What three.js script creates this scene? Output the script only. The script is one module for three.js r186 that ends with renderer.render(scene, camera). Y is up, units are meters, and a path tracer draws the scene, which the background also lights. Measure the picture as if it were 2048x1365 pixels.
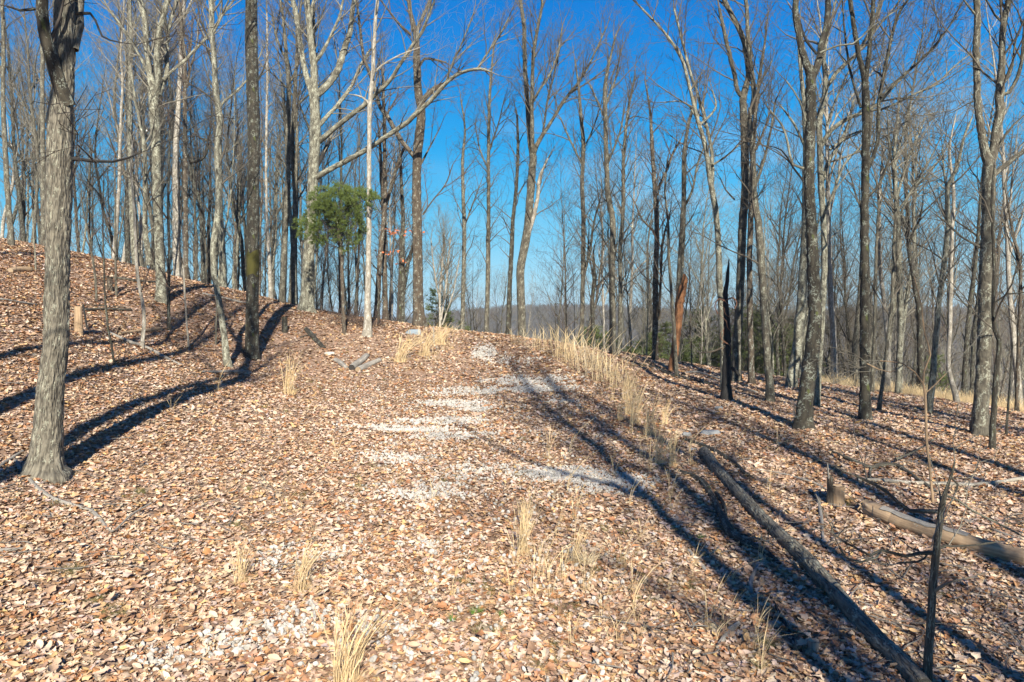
import * as THREE from 'three';

// ---------------------------------------------------------------- camera, sky, sun, exposure
const F = 1365, CX = 1024, CY = 682.5, EYE = 2.8;
const scene = new THREE.Scene();
const camera = new THREE.PerspectiveCamera(2 * Math.atan(CY / F) * 180 / Math.PI, 2048 / 1365, 0.05, 4000);
camera.position.set(0, EYE, 0);
camera.rotation.x = -Math.atan(42 / F);
camera.updateMatrixWorld(true);
const renderer = new THREE.WebGLRenderer({ antialias: true });
renderer.toneMapping = THREE.LinearToneMapping;
renderer.toneMappingExposure = 2.15;
renderer.shadowMap.enabled = true;

const SUN_AZ = 9 * Math.PI / 180, SUN_EL = 31 * Math.PI / 180;
const sunDir = new THREE.Vector3(Math.sin(SUN_AZ) * Math.cos(SUN_EL), Math.sin(SUN_EL), Math.cos(SUN_AZ) * Math.cos(SUN_EL));
const sun = new THREE.DirectionalLight(new THREE.Color(1, 0.915, 0.78), 5);
sun.position.copy(sunDir).multiplyScalar(120).add(new THREE.Vector3(0, 0, -15));
sun.target.position.set(0, 0, -15); scene.add(sun, sun.target);
sun.castShadow = true; sun.shadow.mapSize.set(4096, 4096); sun.shadow.radius = 1;
Object.assign(sun.shadow.camera, { left: -45, right: 45, top: 45, bottom: -45, near: 1, far: 260 });

// ---------------------------------------------------------------- random numbers and noise
function rng(seed) { let a = seed >>> 0; return () => { a = (a + 0x6D2B79F5) | 0; let t = Math.imul(a ^ (a >>> 15), 1 | a); t = (t + Math.imul(t ^ (t >>> 7), 61 | t)) ^ t; return ((t ^ (t >>> 14)) >>> 0) / 4294967296; }; }
const gauss = r => (r() + r() + r() + r() - 2) * 1.73;
function hash3(x, y, z) { let h = Math.imul(x | 0, 374761393) ^ Math.imul(y | 0, 668265263) ^ Math.imul(z | 0, 2147483647 ^ 0x5bd1e995); h = Math.imul(h ^ (h >>> 13), 1274126177); h ^= h >>> 16; h = Math.imul(h, 2246822519); return ((h ^ (h >>> 15)) >>> 0) / 4294967296; }
const sm = t => t * t * (3 - 2 * t);
const clamp = (v, a = 0, b = 1) => Math.min(b, Math.max(a, v));
const step = (a, b, v) => sm(clamp((v - a) / (b - a)));
const mix = (a, b, t) => a + (b - a) * t;
const mix3 = (a, b, t) => [mix(a[0], b[0], t), mix(a[1], b[1], t), mix(a[2], b[2], t)];
function noise(x, y, z = 0, px = 0, py = 0) {      // value noise, periodic in x and y when px, py are given
  const X = Math.floor(x), Y = Math.floor(y), Z = Math.floor(z), u = sm(x - X), v = sm(y - Y), w = sm(z - Z);
  const wx = i => px ? ((i % px) + px) % px : i, wy = i => py ? ((i % py) + py) % py : i;
  const h = (i, j, k) => hash3(wx(X + i), wy(Y + j), Z + k);
  const a = mix(mix(h(0, 0, 0), h(1, 0, 0), u), mix(h(0, 1, 0), h(1, 1, 0), u), v);
  if (w === 0) return a;
  return mix(a, mix(mix(h(0, 0, 1), h(1, 0, 1), u), mix(h(0, 1, 1), h(1, 1, 1), u), v), w);
}
const fbm = (x, y, z = 0, px = 0, py = 0) => 0.5 * noise(x, y, z, px, py) + 0.3 * noise(2 * x, 2 * y, z + 7, 2 * px, 2 * py) + 0.2 * noise(4 * x, 4 * y, z + 13, 4 * px, 4 * py);

// sky: clear deep blue air, pale at the horizon, faint thin cirrus
{
  const w = 1024, h = 512, d = new Float32Array(w * h * 4);
  const stops = [[-90, 0.10, 0.09, 0.08], [-0.5, 0.12, 0.11, 0.10], [0, 0.62, 0.86, 0.94], [3, 0.42, 0.79, 0.97], [8, 0.13, 0.61, 0.96], [14, 0.022, 0.42, 0.90], [20, 0.006, 0.28, 0.80], [27, 0.003, 0.185, 0.67], [45, 0.008, 0.085, 0.38], [90, 0.007, 0.055, 0.26]];
  for (let j = 0; j < h; j++) {
    const el = (j + 0.5) / h * 180 - 90;
    let k = 0; while (k < stops.length - 2 && el > stops[k + 1][0]) k++;
    const t = clamp((el - stops[k][0]) / (stops[k + 1][0] - stops[k][0]));
    for (let i = 0; i < w; i++) {
      let c = mix3(stops[k].slice(1), stops[k + 1].slice(1), t);
      if (el > 2) {
        const cl = step(0.56, 0.82, fbm(i / w * 12, el / 5 + 3, 0, 12)) * step(0.35, 0.7, noise(i / w * 40, el / 1.6, 5, 40)) * step(3, 9, el) * (1 - step(19, 26, el));
        c = mix3(c, [0.5, 0.72, 0.9], cl * 0.28);
      }
      const o = (j * w + i) * 4; d[o] = c[0] / 2.15; d[o + 1] = c[1] / 2.15; d[o + 2] = c[2] / 2.15; d[o + 3] = 1;
    }
  }
  const sky = new THREE.DataTexture(d, w, h, THREE.RGBAFormat, THREE.FloatType);
  sky.mapping = THREE.EquirectangularReflectionMapping; sky.magFilter = sky.minFilter = THREE.LinearFilter; sky.needsUpdate = true;
  scene.background = sky; scene.environment = sky;
  scene.fog = new THREE.FogExp2(new THREE.Color().setRGB(0.58, 0.76, 1.0), 0.0003);
}

// ---------------------------------------------------------------- names and labels
const names = {};
function numbered(n) { const k = names[n] = (names[n] ?? -1) + 1; return k ? `${n}_${String(k).padStart(3, '0')}` : n; }
function tag(o, label, category, group, kind) { o.userData.label = label; if (category) o.userData.category = category; if (group) o.userData.group = group; if (kind) o.userData.kind = kind; return o; }
function thing(name, label, category, pos, group) { const g = new THREE.Group(); g.name = numbered(name); g.position.copy(pos); scene.add(g); return tag(g, label, category, group); }
const V = (x, y, z) => new THREE.Vector3(x, y, z);

// ---------------------------------------------------------------- the lie of the land
const CTRL = [[0, 0, -2.8], [-8, 0, -2.3], [8, 0, -3.0], [0, -15, -3], [-15, -15, -1.5], [15, -15, -3.5], [-16, 5, -0.4], [16, 6, -3.3], [-26, 12, 2.6],
  [0, 45, -5.5], [-10, 45, -2.5], [-26, 44, 1.2], [-20, 33, 3.0], [-32, 30, 4.6], [12, 42, -6.2], [26, 40, -7.5], [27, 25, -4.6], [0, 62, -10], [-32, 62, -3], [30, 62, -13], [-12, 60, -7]];
const PIX = [[1024, 1365, 5.2], [0, 1365, 5], [2048, 1365, 5.4], [92, 940, 9.2], [1024, 1000, 9.6], [1024, 850, 14.7], [960, 760, 20.6], [950, 684, 31], [1040, 676, 30],
  [505, 715, 21.5], [615, 622, 33], [735, 670, 24], [840, 650, 28], [330, 602, 22], [155, 670, 16], [0, 600, 15], [0, 481, 28], [150, 507, 29], [300, 548, 29], [450, 577, 30],
  [0, 1100, 6.8], [0, 900, 9], [0, 760, 11.2], [560, 800, 17], [1250, 800, 17], [1380, 880, 12.8], [1610, 856, 13], [1735, 842, 14.6], [1961, 870, 13.3], [1450, 798, 16.6], [1535, 806, 17],
  [2048, 960, 10.2], [1409, 910, 11.4], [2048, 1150, 7.1], [1900, 806, 20], [2048, 832, 19], [1600, 772, 21], [1350, 748, 22], [1230, 712, 24.5], [1100, 684, 28]];
function at(px, py, D) { return camera.localToWorld(V((px - CX) / F * D, -(py - CY) / F * D, -D)); }
const heightNear = (() => {
  const P = [...CTRL.map(([x, D, h]) => [x, -D, EYE + h]), ...PIX.map(([a, b, D]) => { const p = at(a, b, D); return [p.x, p.z, p.y]; })];
  const n = P.length, N = n + 3, A = [];
  const U = r2 => r2 < 1e-9 ? 0 : r2 * Math.log(r2);
  for (let i = 0; i < N; i++) A.push(new Float64Array(N + 1));
  for (let i = 0; i < n; i++) {
    for (let j = 0; j < n; j++) A[i][j] = U((P[i][0] - P[j][0]) ** 2 + (P[i][1] - P[j][1]) ** 2) + (i === j ? 6 : 0);
    A[i][n] = A[n][i] = 1; A[i][n + 1] = A[n + 1][i] = P[i][0]; A[i][n + 2] = A[n + 2][i] = P[i][1]; A[i][N] = P[i][2];
  }
  for (let c = 0; c < N; c++) {
    let b = c; for (let r = c + 1; r < N; r++) if (Math.abs(A[r][c]) > Math.abs(A[b][c])) b = r;
    [A[c], A[b]] = [A[b], A[c]];
    for (let r = 0; r < N; r++) if (r !== c) { const f = A[r][c] / A[c][c]; if (f) for (let k = c; k <= N; k++) A[r][k] -= f * A[c][k]; }
  }
  const W = A.map((r, i) => r[N] / r[i]);
  return (x, z) => { let s = W[n] + W[n + 1] * x + W[n + 2] * z; for (let i = 0; i < n; i++) s += W[i] * U((x - P[i][0]) ** 2 + (z - P[i][1]) ** 2); return s; };
})();
function heightFar(x, z) {
  const r = Math.hypot(x, z), a = Math.atan2(x, -z);
  const ridge = -4 + 5 * Math.sin(a * 5 + 0.9) + 2.5 * Math.sin(a * 13 + 1) + 8 * step(0.35, 0.8, a) - 7 * step(-0.02, -0.3, a) + 2 * fbm(a * 30 + 40, r / 90);
  const valley = -8 - 26 * step(55, 190, r) - 8 * step(200, 300, r);
  return EYE + mix(valley, ridge, step(300, 660, r)) - 14 * step(700, 1200, r);
}
const ground = (x, z) => {
  const r = Math.hypot(x, z + 12), m = 0.05 * (noise(x * 0.9 + 50, z * 0.9 + 50) - 0.5) + 0.035 * (noise(x * 2.7 + 9, z * 2.7) - 0.5);
  const k = step(46, 78, r);
  return (k < 1 ? (1 - k) * heightNear(x, z) : 0) + (k > 0 ? k * heightFar(x, z) : 0) + m;
};
const onG = (x, z, dy = 0) => V(x, ground(x, z) + dy, z);
function hit(px, py, max = 60) {                     // where the line of sight through a pixel meets the land
  let lo = 2.5, prev = lo; 
  for (let D = 2.5; D < max; D += 0.12) { const p = at(px, py, D); if (p.y < ground(p.x, p.z)) { lo = prev; let hi = D; for (let i = 0; i < 14; i++) { const m = (lo + hi) / 2, q = at(px, py, m); if (q.y < ground(q.x, q.z)) hi = m; else lo = m; } return { p: at(px, py, hi), D: hi }; } prev = D; }
  return { p: at(px, py, max), D: max, miss: true };
}

// ---------------------------------------------------------------- textures and materials
function dataTex(w, h, fn, srgb = true) {
  const d = new Uint8Array(w * h * 4);
  const enc = v => { v = clamp(v); return Math.round(255 * (srgb ? (v <= 0.0031308 ? 12.92 * v : 1.055 * v ** (1 / 2.4) - 0.055) : v)); };
  for (let j = 0; j < h; j++) for (let i = 0; i < w; i++) { const c = fn(i / w, j / h), o = (j * w + i) * 4; d[o] = enc(c[0]); d[o + 1] = enc(c[1]); d[o + 2] = enc(c[2]); d[o + 3] = 255; }
  const t = new THREE.DataTexture(d, w, h); t.wrapS = t.wrapT = THREE.RepeatWrapping; t.magFilter = THREE.LinearFilter; t.minFilter = THREE.LinearMipmapLinearFilter; t.generateMipmaps = true;
  if (srgb) t.colorSpace = THREE.SRGBColorSpace; t.needsUpdate = true; return t;
}
// bark: long furrows around the trunk (u) running up it (v); lichen and moss are coloured growth of their own
const furrow = (u, v, n, s) => { const x = u + 0.018 * (fbm(u * 6, v * 10, 2, 6, 10) - 0.5); const a = 1 - Math.abs(2 * noise(x * n, v * s, 0, n, s) - 1), b = 1 - Math.abs(2 * noise(x * n * 2, v * s * 2.0, 4, n * 2, s * 2) - 1); return clamp(0.72 * a + 0.38 * b - 0.05); };
function barkMat(o) {
  const W = 256, H = 512;
  const hgt = (u, v) => mix(1 - furrow(u, v, o.n, o.s) ** o.sharp, fbm(u * 24, v * 40, 9, 24, 40), o.grain);
  const map = dataTex(W, H, (u, v) => {
    let c = mix3(o.dark, o.light, clamp(hgt(u, v) * 1.15));
    const f = fbm(u * 5, v * 9, 21, 5, 9); c = c.map(x => x * (0.72 + 0.56 * f));
    const l = step(o.lich, o.lich + 0.08, 0.65 * fbm(u * 10, v * 16, 31, 10, 16) + 0.35 * noise(u * 60, v * 110, 33, 60, 110)); c = mix3(c, o.lc || [0.33, 0.36, 0.31], l * 0.8);
    const d = step(0.60, 0.74, fbm(u * 7, v * 8, 51, 7, 8)); c = mix3(c, o.dark, d * (o.blot ?? 0.45));
    if (o.moss) c = mix3(c, [0.07, 0.085, 0.02], step(o.moss, o.moss + 0.12, fbm(u * 6, v * 6, 71, 6, 6)) * 0.8);
    return c;
  });
  const bump = dataTex(W, H, (u, v) => { const h = hgt(u, v); return [h, h, h]; }, false);
  return new THREE.MeshStandardMaterial({ name: o.name, map, bumpMap: bump, bumpScale: o.bump, roughness: 0.95 });
}
const M = {
  oak: barkMat({ name: 'ridged grey bark', n: 17, s: 13, sharp: 1.5, grain: 0.28, dark: [0.028, 0.024, 0.018], light: [0.215, 0.196, 0.15], lich: 0.60, lc: [0.30, 0.31, 0.24], bump: 0.022 }),
  grey: barkMat({ name: 'grey bark', n: 17, s: 9, sharp: 1.3, grain: 0.4, dark: [0.024, 0.021, 0.016], light: [0.14, 0.127, 0.094], lich: 0.57, lc: [0.27, 0.28, 0.22], bump: 0.014 }),
  dark: barkMat({ name: 'dark bark', n: 17, s: 8, sharp: 1.4, grain: 0.35, dark: [0.014, 0.012, 0.009], light: [0.058, 0.051, 0.036], lich: 0.565, bump: 0.014, lc: [0.20, 0.22, 0.18], moss: 0.66 }),
  pale: barkMat({ name: 'pale lichened bark', n: 9, s: 5, sharp: 1.1, grain: 0.55, dark: [0.045, 0.041, 0.03], light: [0.215, 0.207, 0.155], lich: 0.51, bump: 0.008, lc: [0.34, 0.35, 0.275], blot: 0.75 }),
  white: barkMat({ name: 'whitish bark', n: 7, s: 5, sharp: 1.0, grain: 0.7, dark: [0.12, 0.105, 0.085], light: [0.34, 0.315, 0.255], lich: 0.55, bump: 0.003, lc: [0.5, 0.49, 0.44], blot: 0.25 }),
  brown: barkMat({ name: 'brown bark', n: 15, s: 8, sharp: 1.3, grain: 0.4, dark: [0.024, 0.018, 0.013], light: [0.115, 0.09, 0.062], lich: 0.60, bump: 0.013 }),
  black: barkMat({ name: 'blackened dead wood', n: 13, s: 3, sharp: 1.3, grain: 0.3, dark: [0.008, 0.008, 0.008], light: [0.035, 0.033, 0.03], lich: 0.72, bump: 0.012, lc: [0.07, 0.09, 0.09] }),
  wood: barkMat({ name: 'bare weathered wood', n: 22, s: 2, sharp: 1.0, grain: 0.3, dark: [0.20, 0.135, 0.08], light: [0.47, 0.34, 0.21], lich: 0.75, bump: 0.006, blot: 0.35 }),
  greyWood: barkMat({ name: 'silvered dead wood', n: 22, s: 2, sharp: 1.0, grain: 0.35, dark: [0.13, 0.12, 0.105], light: [0.36, 0.34, 0.30], lich: 0.7, bump: 0.005 }),
  rot: barkMat({ name: 'rotten orange heartwood', n: 20, s: 3, sharp: 1.2, grain: 0.35, dark: [0.07, 0.03, 0.014], light: [0.32, 0.15, 0.065], lich: 0.8, bump: 0.012 }),
};
const flat = (name, r, g, b, rough = 0.95, more = {}) => new THREE.MeshStandardMaterial({ name, color: new THREE.Color().setRGB(r, g, b), roughness: rough, ...more });
M.twig = flat('grey brown twigs', 0.108, 0.094, 0.072);
M.twigPale = flat('pale grey twigs', 0.185, 0.172, 0.135);
M.twigRed = flat('reddish brown twigs', 0.10, 0.072, 0.056);
M.twigDark = flat('dark twigs', 0.05, 0.042, 0.035);
M.vine = flat('dry vine', 0.15, 0.075, 0.045);
M.endGrain = flat('cut end grain', 0.30, 0.23, 0.15);
M.straw = new THREE.MeshPhysicalMaterial({ name: 'dry straw grass', color: new THREE.Color().setRGB(0.74, 0.58, 0.33), roughness: 0.8, transmission: 0.3, thickness: 0, side: THREE.DoubleSide });
M.strawPale = new THREE.MeshPhysicalMaterial({ name: 'pale dry grass', color: new THREE.Color().setRGB(0.78, 0.66, 0.44), roughness: 0.8, transmission: 0.3, thickness: 0, side: THREE.DoubleSide });
M.olive = flat('low olive grass', 0.17, 0.16, 0.055, 0.9, { side: THREE.DoubleSide });
M.greenGrass = flat('fresh green grass', 0.10, 0.24, 0.03, 0.9, { side: THREE.DoubleSide });
M.cedar = flat('cedar needles', 0.088, 0.125, 0.022, 0.8, { side: THREE.DoubleSide });
M.pine = flat('pine needles', 0.085, 0.115, 0.030, 0.8, { side: THREE.DoubleSide });
M.stone = flat('gravel stone', 0.39, 0.375, 0.34, 0.9);
M.rock = flat('grey field rock', 0.25, 0.26, 0.26, 0.95);
M.leaf = new THREE.MeshStandardMaterial({ name: 'dry fallen leaf', color: new THREE.Color(1, 1, 1), roughness: 0.72, side: THREE.DoubleSide });

// ---------------------------------------------------------------- mesh builder
class MB {
  constructor() { this.p = []; this.n = []; this.t = []; this.i = []; }
  get count() { return this.p.length / 3; }
  v(p, n, u = 0, w = 0) { this.p.push(p.x, p.y, p.z); this.n.push(n.x, n.y, n.z); this.t.push(u, w); return this.p.length / 3 - 1; }
  geo(origin) {
    const g = new THREE.BufferGeometry(), P = new Float32Array(this.p);
    if (origin) for (let k = 0; k < P.length; k += 3) { P[k] -= origin.x; P[k + 1] -= origin.y; P[k + 2] -= origin.z; }
    g.setAttribute('position', new THREE.BufferAttribute(P, 3)); g.setAttribute('normal', new THREE.BufferAttribute(new Float32Array(this.n), 3)); g.setAttribute('uv', new THREE.BufferAttribute(new Float32Array(this.t), 2));
    g.setIndex(this.count > 65535 ? new THREE.BufferAttribute(new Uint32Array(this.i), 1) : new THREE.BufferAttribute(new Uint16Array(this.i), 1));
    this.p = this.n = this.t = this.i = null; return g;
  }
}
const _a = V(), _b = V(), _t = V();
// a tube along pts with radii; opt.disp(angle, s, r) gives a radius; opt.cap closes the end; opt.arc [from, to] leaves part of the round open
function tube(mb, pts, rad, sides, opt = {}) {
  const n = pts.length, N = V(), B = V(), T = V(), nor = V(), p = V();
  T.subVectors(pts[1], pts[0]).normalize(); N.set(1, 0, 0).addScaledVector(T, -T.x); if (N.lengthSq() < 0.05) N.set(0, 0, 1).addScaledVector(T, -T.z); N.normalize();
  const k = opt.uk ?? Math.max(1, Math.round(2 * Math.PI * rad[0] / 0.7)), arc = opt.arc || [0, 2 * Math.PI];
  let s = opt.v0 ?? 0; const base = mb.count, off = opt.u0 ?? 0;
  for (let i = 0; i < n; i++) {
    if (i) { s += pts[i].distanceTo(pts[i - 1]); T.subVectors(pts[Math.min(n - 1, i + 1)], pts[i - 1]).normalize(); N.addScaledVector(T, -N.dot(T)).normalize(); }
    B.crossVectors(T, N);
    for (let j = 0; j <= sides; j++) {
      const a = arc[0] + (arc[1] - arc[0]) * j / sides, c = Math.cos(a), d = Math.sin(a), r = opt.disp ? opt.disp(a, s, rad[i], i / (n - 1)) : rad[i];
      nor.set(0, 0, 0).addScaledVector(N, c).addScaledVector(B, d); p.copy(pts[i]).addScaledVector(nor, r);
      mb.v(p, nor, off + a / (2 * Math.PI) * k, s / 1.5);
    }
  }
  const q = sides + 1;
  for (let i = 0; i < n - 1; i++) for (let j = 0; j < sides; j++) { const a = base + i * q + j, b = a + q; mb.i.push(a, b + 1, b, a, a + 1, b + 1); }
  if (opt.cap) {
    const c = mb.v(_t.copy(pts[n - 1]).addScaledVector(T, rad[n - 1] * 0.25), T, 0.5, s / 1.5), r0 = base + (n - 1) * q;
    for (let j = 0; j < sides; j++) mb.i.push(r0 + j, r0 + j + 1, c);
  }
}
function smoothNormals(g) { g.computeVertexNormals(); return g; }
function thinTube(mb, pts, rad, sides) {             // twigs: no seam, no caps
  const n = pts.length, N = V(), B = V(), T = V(), nor = V(), p = V(), base = mb.count;
  T.subVectors(pts[1], pts[0]).normalize(); N.set(0.3, 0.1, 1).addScaledVector(T, -(0.3 * T.x + 0.1 * T.y + T.z)); if (N.lengthSq() < 0.05) N.set(1, 0, 0).addScaledVector(T, -T.x); N.normalize();
  for (let i = 0; i < n; i++) {
    if (i) { T.subVectors(pts[Math.min(n - 1, i + 1)], pts[i - 1]).normalize(); N.addScaledVector(T, -N.dot(T)).normalize(); }
    B.crossVectors(T, N);
    for (let j = 0; j < sides; j++) { const a = 2 * Math.PI * j / sides; nor.set(0, 0, 0).addScaledVector(N, Math.cos(a)).addScaledVector(B, Math.sin(a)); p.copy(pts[i]).addScaledVector(nor, rad[i]); mb.v(p, nor, j / sides, i * 0.3); }
  }
  for (let i = 0; i < n - 1; i++) for (let j = 0; j < sides; j++) { const a = base + i * sides + j, b = base + i * sides + (j + 1) % sides; mb.i.push(a, b + sides, a + sides, a, b, b + sides); }
}
// one branch and, from it, finer ones
function turned(dir, ang, r, up = 0.25) {
  const a = V(gauss(r), gauss(r), gauss(r)); a.addScaledVector(dir, -a.dot(dir)).normalize();
  const o = dir.clone().multiplyScalar(Math.cos(ang)).addScaledVector(a, Math.sin(ang)); o.y += up; return o.normalize();
}
const G = { dens: [2.7, 4.2, 3.6], max: 3, up: 0.035, wob: 0.15, minR: 0.0038 };
function shoot(mb, p0, d0, len, r0, lvl, r, o) {
  const n = lvl >= 3 ? 1 : lvl === 2 ? 3 : Math.max(3, Math.ceil(len / 0.45)), pts = [p0.clone()], rad = [Math.max(o.minR, r0)], d = d0.clone(), p = p0.clone();
  for (let i = 1; i <= n; i++) {
    d.x += gauss(r) * o.wob; d.y += gauss(r) * o.wob + o.up; d.z += gauss(r) * o.wob; d.normalize();
    p.addScaledVector(d, len / n); pts.push(p.clone()); rad.push(Math.max(o.minR, r0 * (1 - 0.8 * i / n)));
  }
  thinTube(mb, pts, rad, r0 > 0.035 ? 6 : r0 > 0.014 ? 4 : 3);
  if (lvl < o.max) spread(mb, pts, rad, lvl, r, o, 0.2);
}
function spread(mb, pts, rad, lvl, r, o, from = 0.2) { // finer branches along a given branch
  let len = 0; for (let i = 1; i < pts.length; i++) len += pts[i].distanceTo(pts[i - 1]);
  const m = Math.round(len * o.dens[lvl] * (0.8 + 0.4 * r()) * (1 - from)) + (lvl ? 1 : 0), d = V();
  for (let k = 0; k < m; k++) {
    const t = from + (1 - from) * (k + r()) / m, f = Math.min(0.999, t) * (pts.length - 1), i = Math.floor(f), p = pts[i].clone().lerp(pts[i + 1], f - i), R = mix(rad[i], rad[i + 1], f - i);
    d.subVectors(pts[i + 1], pts[i]).normalize();
    const L = (lvl === 0 ? mix(2.3, 0.9, t) : lvl === 1 ? mix(0.8, 0.35, t) : 0.3) * (0.55 + 0.8 * r()) * (o.reach ?? 1);
    shoot(mb, p, turned(d, 0.5 + 0.55 * r(), r, lvl === 0 ? 0.3 : 0.15), L, Math.min(R * 0.6, lvl === 0 ? 0.026 : lvl === 1 ? 0.009 : 0.0045), lvl + 1, r, o);
  }
  if (lvl < 2) shoot(mb, pts.at(-1), _t.subVectors(pts.at(-1), pts.at(-2)).normalize().clone(), 0.8 * (o.reach ?? 1), rad.at(-1) * 0.8, lvl + 1, r, o);
}
function curve(nodes, stepLen, r, jit = 0) {         // nodes {p, r} -> smooth points and radii
  const c = new THREE.CatmullRomCurve3(nodes.map(n => n.p), false, 'centripetal'), pts = [], rad = [];
  for (let i = 0; i < nodes.length - 1; i++) {
    const L = nodes[i].p.distanceTo(nodes[i + 1].p), n = Math.max(1, Math.ceil(L / stepLen));
    for (let k = 0; k < n; k++) { const t = k / n; pts.push(c.getPoint((i + t) / (nodes.length - 1))); rad.push(mix(nodes[i].r, nodes[i + 1].r, t)); }
  }
  pts.push(nodes.at(-1).p.clone()); rad.push(nodes.at(-1).r);
  if (jit) for (let i = 1; i < pts.length - 1; i++) { const j = jit * Math.min(1, rad[i] * 8 + 0.25); pts[i].x += gauss(r) * j; pts[i].y += gauss(r) * j * 0.6; pts[i].z += gauss(r) * j; }
  return { pts, rad };
}
const off = x => 1 / Math.hypot(1, (x - CX) / F);   // a round stem off the axis looks wider than it is
const parse = s => s.trim().split(/\s+/).map(q => q.split(',').map(Number));
const mesh = (name, geo, mat, parent, kind) => { const m = new THREE.Mesh(geo, mat); m.name = name; if (kind) m.userData.kind = kind; parent.add(m); return m; };

// ---------------------------------------------------------------- ground
{
  const rings = [0.02]; for (let r = 0.6; r < 150; r *= r < 40 ? 1.021 : 1.04) rings.push(r);
  const S = 420, mb = new MB(), nn = V(0, 1, 0);
  for (const r of rings) for (let j = 0; j <= S; j++) { const a = 2 * Math.PI * j / S, x = Math.sin(a) * r, z = -Math.cos(a) * r; mb.v(V(x, ground(x, z), z), nn, x / 3, z / 3); }
  for (let i = 0; i < rings.length - 1; i++) for (let j = 0; j < S; j++) { const a = i * (S + 1) + j, b = a + S + 1; mb.i.push(a, b + 1, b, a, a + 1, b + 1); }
  const cell = (u, v, n) => {                        // flakes of leaf: nearest of jittered points
    let best = 9, id = 0, second = 9; const X = Math.floor(u * n), Y = Math.floor(v * n);
    for (let i = -1; i <= 1; i++) for (let j = -1; j <= 1; j++) {
      const cx = X + i, cy = Y + j, wx = (cx + n) % n, wy = (cy + n) % n, dx = cx + hash3(wx, wy, 1) - u * n, dy = cy + hash3(wx, wy, 2) - v * n, d = dx * dx + dy * dy;
      if (d < best) { second = best; best = d; id = hash3(wx, wy, 3); } else if (d < second) second = d;
    } return [id, Math.sqrt(second) - Math.sqrt(best)];
  };
  const A = [0.19, 0.12, 0.08], B = [0.36, 0.245, 0.17];
  const map = dataTex(768, 768, (u, v) => { const [id, e] = cell(u, v, 46); const c = mix3(A, B, id), f = 0.7 + 0.6 * fbm(u * 6, v * 6, 3, 6, 6); return c.map(x => x * f * (0.8 + 0.2 * step(0, 0.12, e))); });
  const bump = dataTex(512, 512, (u, v) => { const [id, e] = cell(u, v, 46); const h = id * 0.6 + 0.4 * step(0, 0.2, e); return [h, h, h]; }, false);
  const g = mesh('ground', smoothNormals(mb.geo()), new THREE.MeshStandardMaterial({ name: 'leaf strewn soil', map, bumpMap: bump, bumpScale: 0.03, roughness: 1 }), scene, 'structure');
  M.groundMesh = g;
}
{ // far hills
  const rings = []; for (let r = 125; r < 2600; r *= 1.035) rings.push(r);
  const S = 300, mb = new MB(), nn = V(0, 1, 0);
  for (const r of rings) for (let j = 0; j <= S; j++) { const a = 2 * Math.PI * j / S, x = Math.sin(a) * r, z = -Math.cos(a) * r; mb.v(V(x, ground(x, z) - (r < 140 ? 0.6 : 0.1), z), nn, x / 60, z / 60); }
  for (let i = 0; i < rings.length - 1; i++) for (let j = 0; j < S; j++) { const a = i * (S + 1) + j, b = a + S + 1; mb.i.push(a, b + 1, b, a, a + 1, b + 1); }
  const map = dataTex(256, 256, (u, v) => { const f = fbm(u * 16, v * 16, 5, 16, 16); return mix3([0.10, 0.085, 0.075], [0.19, 0.165, 0.15], f); });
  mesh('hills', smoothNormals(mb.geo()), new THREE.MeshStandardMaterial({ name: 'wooded hillside', map, roughness: 1 }), scene, 'structure');
}

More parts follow.
